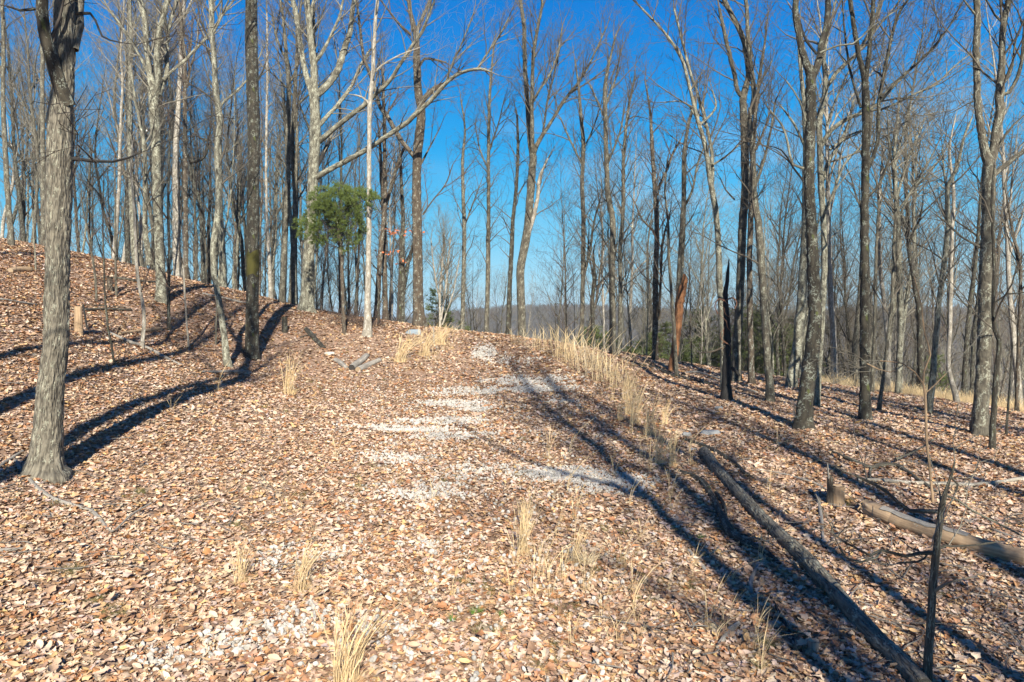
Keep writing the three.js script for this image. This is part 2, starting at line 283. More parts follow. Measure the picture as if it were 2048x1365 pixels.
// ---------------------------------------------------------------- trees traced from the view, each with its own trunk, limbs and twigs
let treeSeed = 11;
function hero(o) {
  const r = rng(treeSeed++ * 7919), nodes = parse(o.t), sc = 0.5 / F;
  let D = o.d; const b = nodes[0];
  if (!D) { const h = hit(b[0], b[1]); D = h.D; if (h.miss) console.log('no ground under', o.label); }
  const P = nodes.map(([x, y, w]) => ({ p: at(x, y, D), r: w * sc * D * off(x) }));
  const foot = onG(P[0].p.x, P[0].p.z);
  while (P.length > 2 && P[0].p.y < foot.y - 0.05) P.shift();
  const lean = P[0].p.clone().sub(P[1].p).normalize(), gap = Math.max(0.25, (P[0].p.y - foot.y) + 0.25);
  P.unshift({ p: P[0].p.clone().addScaledVector(lean, gap / Math.max(0.5, -lean.y)), r: P[0].r * 1.02 });
  const g = thing(o.name || 'bare_tree', o.label, o.cat || 'tree', foot, o.group);
  const bark = M[o.bark || 'grey'], twigs = new MB(), top = P.at(-1), opt = { ...G, ...o.g };
  const grow = (nodes, r, wantLen) => {             // let a stem that leaves the picture go on to its natural end
    const a = nodes.at(-1), d = a.p.clone().sub(nodes.at(-2).p).normalize(), p = a.p.clone(); let R = a.r; const n = Math.max(2, Math.round(wantLen / 0.9));
    for (let i = 1; i <= n; i++) { d.x += gauss(r) * 0.10; d.z += gauss(r) * 0.10; d.y += 0.06; d.normalize(); p.addScaledVector(d, wantLen / n); nodes.push({ p: p.clone(), r: Math.max(0.012, R * (1 - 0.85 * i / n)) }); }
    return n;
  };
  const H = o.h ?? 19, topOut = nodes.at(-1)[1] < 12;
  if (topOut && !o.stop) grow(P, r, Math.max(1.5, Math.min(9, H - (top.p.y - foot.y))) * (top.r < 0.05 ? 0.6 : 1));
  const { pts, rad } = curve(P, o.ring || 0.28, r, o.jit ?? 0.006);
  const mb = new MB(), ph = r() * 6.28, sides = o.sides || (rad[1] * F / D > 9 ? 16 : rad[1] * F / D > 4 ? 10 : 8), rg = o.ridge || 0;
  const fl = o.flare ?? 0.45, s1 = r() * 90;
  tube(mb, pts, rad, sides, { u0: r(), cap: true, disp: (a, s, R) => {
    const hgt = s;
    let k = 1 + fl * Math.exp(-Math.max(0, hgt - 0.2) / 0.28) * (0.75 + 0.5 * Math.cos(3 * a + ph) + 0.25 * Math.cos(5 * a + ph * 2));
    k += 0.07 * (noise(Math.cos(a) * 1.3 + s1, Math.sin(a) * 1.3 + s1, hgt * 1.6) - 0.5) * 2;
    if (rg) { const f = noise(a * 24 / 6.2832 + 1.3 * (noise(hgt * 6, a * 3, 5) - 0.5), hgt * 11, 3, 24); k += rg / R * (Math.abs(2 * f - 1) - 0.5); }
    return R * k;
  } });
  mesh('trunk', smoothNormals(mb.geo(foot)), bark, g);
  const stems = [{ pts, rad, from: o.from ?? 0.45 }];
  (o.limbs || []).forEach(s => {
    const [path, dzs, matName] = s.split('@'), q = parse(path), D0 = D, out = q.at(-1)[1] < 12 || q.at(-1)[0] > 2040 || q.at(-1)[0] < 8;
    let run = 0; const dz = (dzs ? +dzs : (r() - 0.5) * 0.9), L = [];
    q.forEach(([x, y, w], i) => { if (i) run += Math.hypot(x - q[i - 1][0], y - q[i - 1][1]) / F * D0; const d = D0 + dz * run; L.push({ p: at(x, y, d), r: Math.max(0.008, w * sc * d * off(x)) }); });
    if (out) grow(L, r, mix(2.2, 4.2, r()) * Math.min(1.3, 0.5 + L.at(-1).r * 10));
    const c = curve(L, 0.25, r, 0.008), m = new MB();
    tube(m, c.pts, c.rad, c.rad[0] * F / D > 4 ? 10 : c.rad[0] * F / D > 2 ? 7 : 5, { u0: r(), cap: true, disp: (a, t, R) => R * (1 + 0.09 * (noise(Math.cos(a) + s1, Math.sin(a) + 4, t * 2.3) - 0.5) * 2) });
    mesh('limb', smoothNormals(m.geo(foot)), matName ? M[matName] : bark, g);
    stems.push({ ...c, from: 0.15 });
  });
  if (o.tw !== 0) {
    const oo = { ...opt, dens: opt.dens.map((d, i) => i === 0 ? d * (o.tw ?? 1) : d) };
    stems.forEach((s, i) => spread(twigs, s.pts, s.rad, 0, r, i ? oo : { ...oo, dens: [oo.dens[0] * (o.twTrunk ?? 0.7), ...oo.dens.slice(1)] }, s.from));
    if (o.epi) for (let k = 0; k < o.epi; k++) { const i = Math.floor(pts.length * (0.12 + 0.4 * r())), a = r() * 6.28; shoot(twigs, pts[i], V(Math.cos(a), 0.15 + 0.5 * r(), Math.sin(a)).normalize(), 0.5 + 1.3 * r(), 0.009, 1, r, oo); }
    if (twigs.count) mesh('twigs', twigs.geo(foot), M[o.twig || 'twig'], g, 'stuff');
  }
  return { g, foot, D, r };
}

hero({ label: 'big grey oak with a low fork, nearest trunk at the left', bark: 'oak', t: '92,948,104 92,938,84 93,915,67 97,850,60 101,777,58 111,676,54 114,560,52 116,440,53 119,303,55 121,225,52 129,152,40 130,90,44 128,34,46 127,0,44', ring: 0.028, sides: 120, ridge: 0.016, jit: 0, flare: 0.3, tw: 0.25, from: 0.75, h: 20, twig: 'twigDark',
  limbs: ['135,212,34 118,165,32 102,110,29 88,60,27 84,20,26 82,0,26@-0.3@dark', '146,318,9 185,322,7 225,323,6 255,317,5 275,308,3@-0.2@black', '152,27,8 180,27,6 192,42,5 203,72,5 220,80,4 236,84,3@-0.3@black', '150,100,14 156,50,22 158,0,22@0.4', '70,18,7 40,20,6 12,12,4@-0.3@dark'] });
hero({ label: 'pale double trunked tree with white spreading limbs on the left slope', bark: 'pale', twig: 'twigPale', t: '323,604,22 320,540,20 317,460,19 314,400,19 312,300,20 308,215,23 306,185,22 300,150,13 296,118,12 292,84,12 288,34,12 278,0,11',
  limbs: ['308,200,14 315,168,12 313,118,12 318,67,12 325,34,11 337,0,10', '318,190,9 332,150,9 333,101,9 339,50,8 352,0,7', '326,160,8 345,140,6 364,125,6 404,84,6 435,44,5 467,0,4', '304,165,7 285,125,6 255,70,5 215,15,4 200,0,3', '300,530,16 290,460,11 290,380,10 288,300,9 282,255,8 270,200,6 262,140,5'], tw: 1.3, from: 0.3 });
hero({ label: 'winding slender tree with dark foot just left of the mossy trunk', bark: 'pale', t: '455,733,14 445,656,13 438,602,13 428,551,12 426,490,12 434,438,14 437,371,12 433,310,11 436,270,11 438,216,14 431,189,11 428,135,10 423,67,9 421,0,9', limbs: ['428,100,5 415,74,4 401,40,4 392,0,3@0.3@dark', '424,70,5 440,40,4 455,5,3'], tw: 1, from: 0.25 });
hero({ label: 'straight dark tree with an olive moss patch low on its trunk', bark: 'dark', t: '504,716,33 504,690,28 504,640,26 505,560,25 505,480,25 506,400,25 507,300,25 506,200,26 503,100,25 502,0,24', flare: 0.25, tw: 0.5, from: 0.6, h: 20, limbs: ['507,172,6 522,150,4 530,128,3'] });
hero({ label: 'large spreading tree behind the cedar with long low limbs reaching right', bark: 'pale', t: '613,622,30 616,560,25 619,474,23 624,400,21 627,330,22 630,270,23 629,215,20 627,182,20 628,152,15 622,84,13 617,34,13 613,0,12', ring: 0.14, sides: 30, ridge: 0.009, flare: 0.45,
  limbs: ['622,180,14 612,150,12 602,101,11 592,34,11 586,0,10', '620,50,7 623,20,6 626,0,5', '629,126,8 647,101,7 660,74,6 677,37,5 686,0,5', '632,190,15 657,168,14 677,135,14 687,101,13 699,67,11 704,27,10 708,0,9', '637,252,9 660,226,8 684,199,8 707,165,7 721,131,6 740,100,4@0.5',
    '636,285,12 670,256,10 694,236,10 734,206,9 755,185,9 782,158,8 802,125,7 825,91,7 842,67,6 856,34,5 869,0,4@-0.3', '628,357,13 664,337,11 701,317,11 748,290,10 782,266,10 809,249,10 842,219,9 869,192,9 886,172,8 916,148,7 960,138,6 984,145,3@-0.4',
    '955,139,5 974,108,4 997,74,4 1018,34,3@-0.45', '890,168,5 906,125,4 923,88,3 947,27,3@-0.4', '632,335,10 650,300,9 660,278,8@0.5@black'], tw: 1.25, from: 0.5, twig: 'twigPale' });
hero({ name: 'white_tree', label: 'slim whitish trunk standing alone between cedar and brown tree', bark: 'white', t: '735,671,19 735,640,15 736,560,12 737,500,11 738,438,10 738,303,9 740,202,9 745,152,9 747,101,8 751,34,7 755,0,7', flare: 0.3, tw: 0.8, from: 0.4, limbs: ['740,210,5 725,195,4 708,190,3', '743,150,5 765,130,4 800,110,3 840,95,2'], twig: 'twigPale' });
hero({ label: 'tall brown trunk beside the grey boulder at the road crest', bark: 'brown', t: '838,652,27 837,620,22 836,560,20 835,500,20 834,438,19 833,370,18 834,320,18 839,270,19 842,215,17 836,180,16 834,135,15 831,67,12 822,34,9 817,0,8', ring: 0.16, sides: 26, ridge: 0.009, flare: 0.35, tw: 0.7, from: 0.55, twig: 'twigRed',
  limbs: ['832,318,9 802,280,9 772,229,8 761,216,8 745,162,7 728,115,6 721,67,6 717,34,5 712,0,5@0.25', '831,66,8 840,45,7 849,27,7 859,0,6', '842,205,12 855,190,11 868,178,10 888,168,8 905,155,6@0.1', '838,133,6 849,118,5 876,121,5 893,126,3', '838,335,5 862,290,3 880,255,2', '822,70,6 800,50,5 780,25,4 765,5,3', '845,430,4 862,405,3 890,370,3 905,330,2'] });
hero({ label: 'forked grey tree with a bare white dead limb, centre of the ridge', bark: 'grey', d: 28.5, t: '1044,690,18 1043,620,16 1041,541,16 1050,490,17 1055,460,16 1063,354,15 1066,313,15 1060,280,11 1055,202,10 1050,135,9 1048,51,8 1041,0,7', flare: 0.15, tw: 1.3, from: 0.45,
  limbs: ['1066,316,10 1064,270,9 1064,202,8 1068,101,7 1080,34,6 1085,0,5', '1067,312,9 1074,290,9 1095,256,7 1135,192,6 1162,158,5 1192,101,4 1213,54,3', '1065,205,6 1082,175,5 1098,152,5 1115,108,4 1125,51,3', '1086,270,5 1095,200,4 1108,150,4 1120,95,3@0.5@dark', '1053,480,9 1061,458,8 1075,398,8 1080,354,7 1096,317,3@-0.1@white', '1135,190,4 1175,165,3 1215,135,2'] });
hero({ label: 'straight grey tree right of centre, low beside tall straw grass', bark: 'grey', d: 27, t: '1164,705,10 1164,640,9 1166,541,9 1167,440,9 1164,371,8 1167,286,8 1162,236,7 1158,180,5 1150,120,3', tw: 1.2, limbs: ['1164,330,4 1140,280,4 1120,235,3', '1166,300,4 1185,260,3 1200,215,2', '1166,560,5 1180,500,5 1187,450,4 1200,400,3'], from: 0.4 });
hero({ label: 'twin grey tree with bent stem beside the far hill view', bark: 'grey', d: 25, t: '1226,735,15 1225,640,13 1224,541,12 1225,440,12 1216,387,11 1213,320,10 1211,236,9 1211,168,8 1220,118,5 1232,70,4', tw: 1.2, limbs: ['1212,240,5 1196,205,4 1180,170,3', '1212,210,5 1230,160,4 1242,100,3', '1214,330,5 1238,270,4 1250,215,3', '1236,730,8 1240,650,8 1241,560,8 1240,507,8 1246,421,8 1248,303,7 1257,219,6 1270,152,4@0.1'], from: 0.35 });
hero({ label: 'brown tree forking right above the hill line, mid right', bark: 'brown', d: 25, t: '1310,745,14 1311,642,12 1312,541,11 1314,440,10 1309,371,9 1304,286,8 1300,220,5 1290,160,3', tw: 1.2, limbs: ['1311,385,6 1328,354,6 1348,303,5 1361,280,3', '1314,470,6 1300,455,5 1285,440,4 1270,405,3', '1318,640,6 1322,560,5 1326,480,5 1340,430,3'], from: 0.35, twig: 'twigRed' });
{ // the leaning tree with its rotted heart
  const h = hero({ label: 'leaning tree with rotten orange wood bared along its lower trunk', bark: 'grey', d: 22.5, t: '1341,765,17 1350,700,15 1356,642,14 1359,575,14 1364,474,13 1368,404,10 1368,320,9 1375,260,7 1390,200,5', tw: 1, from: 0.4, limbs: ['1366,420,6 1385,380,5 1395,330,4 1410,290,3'] });
  const n = parse('1344,742,15 1350,700,15 1357,642,16 1362,590,17 1368,560,13 1369,548,4').map(([x, y, w]) => ({ p: at(x, y, h.D - 0.06), r: w * 0.5 / F * h.D })), c = curve(n, 0.12, h.r, 0.012), m = new MB();
  tube(m, c.pts, c.rad, 9, { cap: true, disp: (a, s, R) => R * (0.86 + 0.28 * noise(a * 2, s * 3, 4)) }); mesh('bared_wood', smoothNormals(m.geo(h.foot)), M.rot, h.g).userData.label = 'rotten orange heartwood';
}
hero({ label: 'slender grey pole tree just before the rotten orange trunk', bark: 'grey', t: '1354,754,8 1351,700,7 1347,642,7 1342,570,6 1338,518,6 1336,440,5 1330,380,4 1335,320,3', tw: 0.8, from: 0.4 });
hero({ label: 'tree leaning up left with long pale limb, behind the black snag', bark: 'pale', d: 18.5, t: '1448,786,14 1446,696,13 1444,642,13 1440,575,13 1434,440,12 1428,400,12 1422,371,11 1413,303,10 1395,236,8 1378,168,7 1361,111,6 1328,64,5 1294,27,4 1267,0,3', tw: 1.1, from: 0.4,
  limbs: ['1424,385,8 1425,324,7 1418,270,7 1402,209,6 1381,145,6 1361,67,5 1348,17,4', '1426,330,5 1450,315,4 1478,290,3', '1395,240,4 1370,205,3 1320,205,2', '1400,250,5 1432,215,4 1425,180,3'], twig: 'twig' });
hero({ label: 'stout grey trunk on the left of the three close trunks', bark: 'grey', d: 21, t: '1472,752,19 1475,680,17 1479,609,17 1482,540,17 1486,440,17 1490,400,17 1491,337,17 1488,236,16 1487,192,15 1496,160,11 1494,118,11 1486,74,11 1466,34,10 1449,0,10', tw: 1, from: 0.5,
  limbs: ['1486,195,10 1476,182,9 1466,135,9 1452,78,8 1439,17,6', '1490,250,12 1503,225,11 1508,185,10 1503,135,10 1497,80,9 1495,30,8 1492,0,8', '1507,180,5 1530,150,4 1545,120,3', '1470,400,4 1452,380,3 1440,355,2'] });
hero({ label: 'middle trunk of the three close trunks, half hidden behind them', bark: 'brown', d: 20.5, t: '1503,758,13 1501,660,12 1500,580,12 1500,500,12 1502,440,12 1505,371,12 1506,303,11 1510,240,9 1518,170,7 1528,100,5 1535,40,4', tw: 1, from: 0.4, limbs: ['1506,310,6 1525,270,5 1540,225,3'] });
hero({ label: 'right trunk of the three close trunks, leaning with speckled bark', bark: 'grey', t: '1541,805,18 1537,740,16 1530,642,16 1526,560,16 1522,507,16 1516,440,15 1510,400,14 1507,340,12 1503,280,10 1500,220,8', tw: 0.8, from: 0.45, stop: true, limbs: ['1508,380,7 1525,330,6 1540,270,5 1552,200,4'] });
hero({ name: 'fork_tree', label: 'large dark forked tree with heavy curved trunk, right foreground', bark: 'dark', t: '1606,858,34 1611,800,31 1619,743,31 1627,690,30 1630,642,29 1629,590,27 1627,541,25 1622,440,23 1619,400,22 1619,303,22 1623,236,22 1622,180,23 1621,150,21 1609,118,15 1598,67,14 1592,27,13 1592,0,13', ring: 0.08, sides: 40, ridge: 0.009, flare: 0.5, tw: 0.8, from: 0.7,
  limbs: ['1623,160,17 1634,135,16 1644,94,15 1654,51,14 1657,0,13', '1640,106,5 1678,91,4 1705,88,4 1745,54,3 1805,13,2@-0.2@pale', '1634,108,6 1613,81,5 1600,40,4@0.3@black', '1613,243,5 1600,202,4 1573,162,3@0.1@pale', '1609,338,6 1587,330,5 1576,286,5 1563,249,4 1536,216,3@0.3@pale', '1607,362,5 1587,335,4 1563,300,3 1536,292,2@-0.2@black'] });
hero({ label: 'pale tree close behind the dark forked trunk, limbs sweeping right', bark: 'pale', d: 16.5, t: '1634,790,14 1637,743,13 1644,642,13 1649,541,13 1647,440,13 1643,380,13 1640,303,13 1639,236,13 1650,189,12 1652,152,11 1648,121,9 1655,70,7 1668,20,5 1672,0,5', tw: 1.1, from: 0.55, twig: 'twigPale',
  limbs: ['1651,180,9 1674,145,9 1694,125,9 1708,114,8 1738,67,7 1752,34,6 1760,0,5', '1643,292,11 1664,259,10 1698,236,9 1725,226,8 1758,206,7 1792,168,6 1826,135,6 1866,98,5 1900,51,4 1924,7,3@-0.35', '1735,222,6 1772,216,6 1822,192,5 1873,168,5 1907,135,4 1940,108,3@0.3', '1648,360,8 1655,330,8 1684,280,7 1700,240,6 1708,200,4', '1645,430,8 1662,400,7 1688,330,5 1716,300,4', '1660,300,6 1700,270,5 1740,258,3@0.3', '1655,250,5 1672,200,5 1690,160,4 1712,115,3'] });
hero({ label: 'lichen covered grey trunk leaning right behind the dark forked tree', bark: 'pale', d: 20.5, t: '1578,782,22 1588,730,20 1597,676,20 1605,575,19 1610,500,18 1612,440,17 1613,360,15 1612,280,13 1608,200,10 1600,120,7 1596,50,5', tw: 0.9, from: 0.45, limbs: ['1612,300,6 1590,250,5 1560,210,3'] });
hero({ name: 'straight_tree', label: 'straight dark trunk dividing high into narrow upright limbs, right', bark: 'dark', t: '1731,842,26 1730,790,22 1730,710,21 1730,620,20 1730,541,19 1730,440,18 1731,337,17 1733,236,17 1731,168,16 1729,150,14 1720,118,11 1711,67,10 1701,0,9', ring: 0.12, sides: 20, ridge: 0.004, flare: 0.3, tw: 0.9, from: 0.65,
  limbs: ['1731,160,11 1736,128,10 1742,67,9 1747,0,9', '1738,335,9 1745,318,9 1755,286,8 1758,202,8 1769,152,8 1785,67,7 1802,20,6 1816,0,5', '1734,397,7 1746,385,6 1762,364,6 1779,313,5 1789,270,3', '1762,195,6 1790,165,5 1830,130,4 1870,90,3 1915,30,2', '1722,215,6 1708,170,5 1697,120,5 1690,60,4 1685,0,3@0.4'] });
hero({ name: 'double_tree', label: 'thick trunk parting low into two great limbs near the right edge', bark: 'grey', t: '1961,870,40 1963,810,32 1967,743,31 1970,670,31 1972,609,31 1975,507,31 1977,440,29 1979,371,29 1979,335,29 1970,300,19 1963,260,17 1957,219,16 1955,160,15 1953,100,15 1956,34,14 1954,0,14', ring: 0.07, sides: 40, ridge: 0.010, flare: 0.4, tw: 0.9, from: 0.7,
  limbs: ['1981,330,22 1990,290,21 2000,219,20 2002,162,18 2004,118,15 2008,51,14 2018,0,13', '2006,190,9 2018,185,9 2036,155,9 2045,120,8 2049,90,7', '1988,320,7 2011,270,6 2048,232,4', '1984,356,13 2018,324,12 2048,303,11', '2003,42,6 1990,30,5 1978,8,4', '1953,30,6 1942,18,5 1930,2,4', '1960,494,6 1924,474,5 1890,443,4 1870,428,2', '2006,170,6 2020,150,6 2028,110,5 2034,70,4', '1955,200,4 1935,208,3 1905,225,2'] });
hero({ label: 'thin crooked stem hugging the right of the thick double trunk', bark: 'dark', t: '1984,901,13 1988,830,12 1991,777,12 1995,730,11 1999,680,11 1990,660,9 1987,620,8 1989,541,8 1986,440,7 1985,380,6 1990,330,4', tw: 0.7, from: 0.3, limbs: ['1990,606,5 2015,588,4 2047,586,3@-0.2'] });
hero({ label: 'grey tree with a bowed lower trunk beyond the sapling', bark: 'pale', t: '1857,826,15 1866,760,14 1870,710,12 1874,650,12 1877,609,12 1890,524,12 1897,440,11 1897,371,10 1914,337,8 1927,280,6 1944,236,4', tw: 1.2, from: 0.4, limbs: ['1897,400,6 1888,340,5 1885,290,3', '1880,590,4 1900,540,3 1925,520,2'] });
hero({ label: 'pale stem with a kinked foot, behind the bowed grey tree', bark: 'white', t: '1900,815,12 1908,777,11 1901,750,10 1898,727,9 1901,650,9 1902,609,9 1905,474,8 1908,380,7 1900,300,5 1912,230,3', tw: 1.1, from: 0.4, twig: 'twigPale', d: 21 });
hero({ label: 'tallest of the pale stems clustered behind the straight dark trunk', bark: 'pale', d: 22, t: '1797,790,14 1800,700,13 1802,642,13 1799,541,13 1796,440,12 1792,380,10 1790,300,7 1796,240,5 1800,180,3', tw: 1.6, from: 0.3, twig: 'twigPale', limbs: ['1794,400,7 1810,340,6 1830,285,5 1850,240,3', '1796,440,6 1825,380,5 1860,320,4 1885,270,2', '1793,360,6 1780,300,5 1776,240,4', '1798,420,5 1840,360,4 1880,320,3', '1790,330,5 1805,270,4 1822,215,3'] });
hero({ label: 'pale stem with a bulging foot left in the pale cluster', bark: 'white', d: 23, t: '1775,786,14 1776,750,11 1777,710,10 1773,650,9 1769,609,9 1760,524,9 1758,440,8 1762,360,6 1768,290,4', tw: 1.2, from: 0.35, twig: 'twigPale' });
hero({ label: 'slanting grey stem crossing the pale cluster', bark: 'grey', t: '1758,823,9 1763,780,8 1769,743,8 1777,670,8 1784,609,8 1787,540,7 1789,474,7 1792,420,5 1786,350,4', tw: 1, from: 0.4 });
hero({ label: 'narrow grey stem right beside the straight dark trunk', bark: 'grey', d: 21, t: '1745,792,8 1748,700,8 1751,620,7 1752,558,7 1754,480,6 1758,420,5 1752,350,3', tw: 1, from: 0.35 });
hero({ label: 'dark tree at the far right edge above the meadow grass', bark: 'brown', t: '2035,836,10 2036,760,9 2038,680,9 2042,575,8 2040,520,7 2030,480,7 2020,430,5 2012,380,3', tw: 1.2, from: 0.3, d: 20, limbs: ['2038,540,5 2030,500,4 2015,470,3'] });
hero({ label: 'thin dark pole by the meadow at the right edge', bark: 'dark', t: '2013,872,5 2018,800,5 2022,740,4 2026,690,3', tw: 0.6, from: 0.4, stop: true });
hero({ label: 'upright dark trunk rising behind the left oak on the slope', bark: 'grey', t: '23,520,14 20,460,13 15,400,12 10,300,11 5,200,10 6,100,9 4,0,8', d: 25, tw: 1, from: 0.3 });
hero({ label: 'grey trunk peeping out left of the big oak', bark: 'grey', d: 30, t: '88,520,13 86,440,12 85,300,11 84,200,10 84,100,9 82,0,8', tw: 1, from: 0.4 });
hero({ label: 'brown tree with a forked top, hill crest left of the winding tree', bark: 'brown', d: 30.5, t: '371,560,12 371,460,10 370,380,10 370,300,9 369,200,9 369,135,8 364,84,7 358,0,6', tw: 1.3, from: 0.35, twig: 'twigRed', limbs: ['373,175,6 381,135,5 388,110,4 396,70,3', '369,130,5 380,95,4 384,50,3'] });
hero({ label: 'crooked dark trunk with a hooked limb on the hill crest', bark: 'dark', d: 29, t: '408,572,10 405,520,9 403,460,9 399,404,9 390,375,8 382,354,8 380,323,7 372,300,5 368,260,4', tw: 0.8, from: 0.5, twig: 'twigDark', limbs: ['381,325,7 395,322,6 408,314,6 416,293,5 412,280,4 401,276,3'] });
hero({ label: 'very pale thin straight tree against the sky, left of centre', bark: 'white', d: 33, t: '541,605,9 539,540,8 535,460,6 532,380,5 532,303,5 534,168,5 534,67,4 533,10,3', tw: 1, from: 0.3, twig: 'twigPale' });
hero({ label: 'slim grey trunk left of the pair before the spreading tree', bark: 'grey', d: 28.5, t: '563,612,14 566,540,12 570,460,12 575,400,11 575,270,11 577,168,10 572,110,8 566,40,6 560,0,5', tw: 1.2, from: 0.4, limbs: ['576,170,6 592,140,5 600,95,4', '572,120,6 556,85,5 545,40,4'] });
hero({ label: 'grey trunk right of the pair before the spreading tree', bark: 'grey', d: 29, t: '583,610,13 585,540,12 587,460,11 590,404,10 586,320,10 584,286,9 587,250,8 592,219,6', tw: 0.9, from: 0.5, limbs: ['590,400,6 593,300,6 593,219,5'] });
hero({ label: 'dark trunk behind and right of the white tree', bark: 'brown', d: 29, t: '755,645,12 756,580,11 760,520,10 765,460,9 770,400,8 769,337,8 768,236,7 765,150,5', tw: 1, from: 0.5, twig: 'twigRed', limbs: ['772,410,7 785,365,7 798,320,6 808,297,5', '768,240,4 790,200,3'] });
hero({ label: 'brown trunk between white tree and tall brown trunk', bark: 'brown', d: 30, t: '771,645,12 770,600,11 769,540,10 768,480,9 766,420,8 762,340,7 758,260,5', tw: 1.1, from: 0.4, twig: 'twigRed' });
hero({ label: 'dark tree left of the tall brown trunk with a slanting limb', bark: 'dark', d: 29, t: '802,650,13 803,600,11 803,540,10 804,480,9 806,440,8 803,380,7 800,300,5', tw: 0.9, from: 0.4, limbs: ['806,590,8 810,550,7 822,505,7 832,470,6 840,430,5'] });
hero({ label: 'grey tree with dark lower half, centre left of the gravel road', bark: 'grey', d: 31, t: '926,690,10 925,640,9 927,560,9 928,500,8 928,440,8 926,380,7 925,320,6 930,260,4 922,200,3', tw: 1.1, from: 0.3, limbs: ['930,450,4 945,410,3 960,370,2'] });
hero({ label: 'thin upright tree with fine twigs left of the forked centre tree', bark: 'grey', d: 31, t: '974,690,10 974,620,9 976,540,9 977,440,8 977,380,7 977,303,7 979,202,6 982,152,5 988,90,3', tw: 1.4, from: 0.25, limbs: ['977,340,4 960,300,3 950,250,2', '978,300,4 996,250,3 1008,200,2'] });
hero({ label: 'dark slim trunk close left of the forked centre tree', bark: 'dark', d: 30, t: '1018,690,11 1018,620,10 1020,560,9 1023,500,9 1026,440,8 1032,380,7 1036,300,6 1034,230,4', tw: 1.1, from: 0.35 });
hero({ label: 'young many stemmed pale tree at the road end', bark: 'white', d: 30.5, t: '878,690,6 880,640,5 880,580,5 885,520,4 888,470,3', tw: 1.2, from: 0.3, twig: 'twigPale', limbs: ['882,640,4 893,560,4 900,480,3', '879,600,4 868,540,3 862,480,2', '884,650,3 905,590,3 918,520,2'], stop: true });
hero({ label: 'shattered grey tree stub with dark twigs beside the far hill', bark: 'dark', d: 26.5, t: '1187,720,9 1186,650,8 1185,600,8 1189,560,7 1187,515,5', tw: 0.8, from: 0.3, stop: true, limbs: ['1187,560,4 1180,520,3 1176,480,2'] });
// black snag wound with vines
{
  const h = hero({ name: 'dead_snag', label: 'blackened dead snag wound with dry vines, pointed broken top', cat: 'dead tree', bark: 'black', t: '1452,801,24 1453,770,19 1454,720,17 1455,676,15 1453,620,12 1451,590,10 1455,560,8 1457,535,5 1458,519,2', stop: true, tw: 0, ring: 0.08, ridge: 0.012, sides: 18, flare: 0.3,
    limbs: ['1462,735,8 1471,742,7 1480,752,5@-0.3', '1456,690,7 1440,697,4 1428,703,4 1397,706,3@-0.4@brown'] });
  const m = new MB();
  for (const [s, e, k] of [[600, 700, 1], [605, 690, 2], [598, 720, 3]]) {
    const n = []; for (let i = 0; i <= 16; i++) { const t = i / 16, a = k * 2 + t * 9; n.push({ p: at(1453 + 10 * Math.sin(a) + 4 * Math.sin(a * 2.3 + k), mix(s, e, t), h.D - 0.12 - 0.09 * Math.cos(a)), r: 0.007 }); }
    const c = curve(n, 0.06, h.r, 0.004); thinTube(m, c.pts, c.rad, 4);
  }
  for (const s of ['1448,602,3 1438,598,2 1430,612,2 1436,628,2', '1454,600,3 1466,596,3 1474,606,2 1470,618,2']) { const c = curve(parse(s).map(([x, y, w]) => ({ p: at(x, y, h.D - 0.15), r: w * 0.5 / F * h.D })), 0.06, h.r); thinTube(m, c.pts, c.rad, 4); }
  mesh('vines', m.geo(h.foot), M.vine, h.g);
}
// thin saplings on the left slope
const sap = (label, t, bark = 'grey', tw = 0.5, limbs) => hero({ name: 'sapling', label, cat: 'sapling', bark, t, tw, from: 0.25, limbs, flare: 0.1, stop: true, twig: 'twigRed', g: { reach: 0.6 }, epi: 3 });
sap('dark wiry sapling left of the tall pale sapling', '229,728,5 222,690,5 216,659,5 212,620,5 209,592,4 207,520,4 205,440,3 207,360,3', 'dark');
sap('tall pale curved sapling with a black foot on the left slope', '284,696,9 287,660,8 288,642,8 284,600,7 280,585,7 273,531,7 270,474,6 268,420,5 262,350,4 264,280,3', 'white');
sap('thin pale sapling standing left of the winding tree', '377,694,5 374,660,4 372,632,4 369,590,4 367,551,4 366,480,3 360,420,2', 'white');
sap('dark young trunk on the slope in front of the pale double tree', '337,660,8 337,620,7 337,575,7 338,500,6 336,440,6 337,340,5 340,240,4', 'dark');
sap('bent twiggy sapling behind the upright stump', '192,604,5 191,570,5 187,530,5 180,490,5 174,455,4 165,420,3 162,380,2', 'grey');
sap('twiggy thin sapling at the foot of the winding tree', '431,690,4 432,640,3 433,600,3 428,560,2', 'grey', 0.9);
sap('straight slim sapling right of the bent one on the slope', '232,594,6 231,540,5 230,473,5 230,400,4 228,320,3', 'grey');
sap('hairline sapling high on the left hillside', '71,540,4 69,500,3 66,470,3 64,420,2', 'pale');
sap('brown thin trunk holding up beneath the cedar, right side', '756,650,3 757,600,3 755,560,2', 'dark');
{ // olive moss on the straight dark tree
  const h = hit(504, 716), D = h.D, c = curve(parse('505,562,24 505,545,25 505,520,25 505,500,25 505,486,23').map(([x, y, w]) => ({ p: at(x, y, D), r: w * 0.5 / F * D * off(x) + 0.012 })), 0.06, rng(3)), m = new MB(), t = scene.getObjectByName('bare_tree_001') && scene.children.find(o => /olive moss patch/.test(o.userData.label || ''));
  tube(m, c.pts, c.rad, 16, { disp: (a, s, R, u) => R * (1 - 0.16 * step(0.28, 0.75, Math.abs(noise(a * 1.5, s * 4, 2) - 0.5) * 1.2 + Math.abs(u - 0.5) * 0.9)) + 0.006 * noise(a * 8, s * 40) });
  mesh('moss_patch', smoothNormals(m.geo(t.position)), flat('olive moss', 0.065, 0.060, 0.012, 1), t).userData.label = 'olive brown moss on the trunk';
}
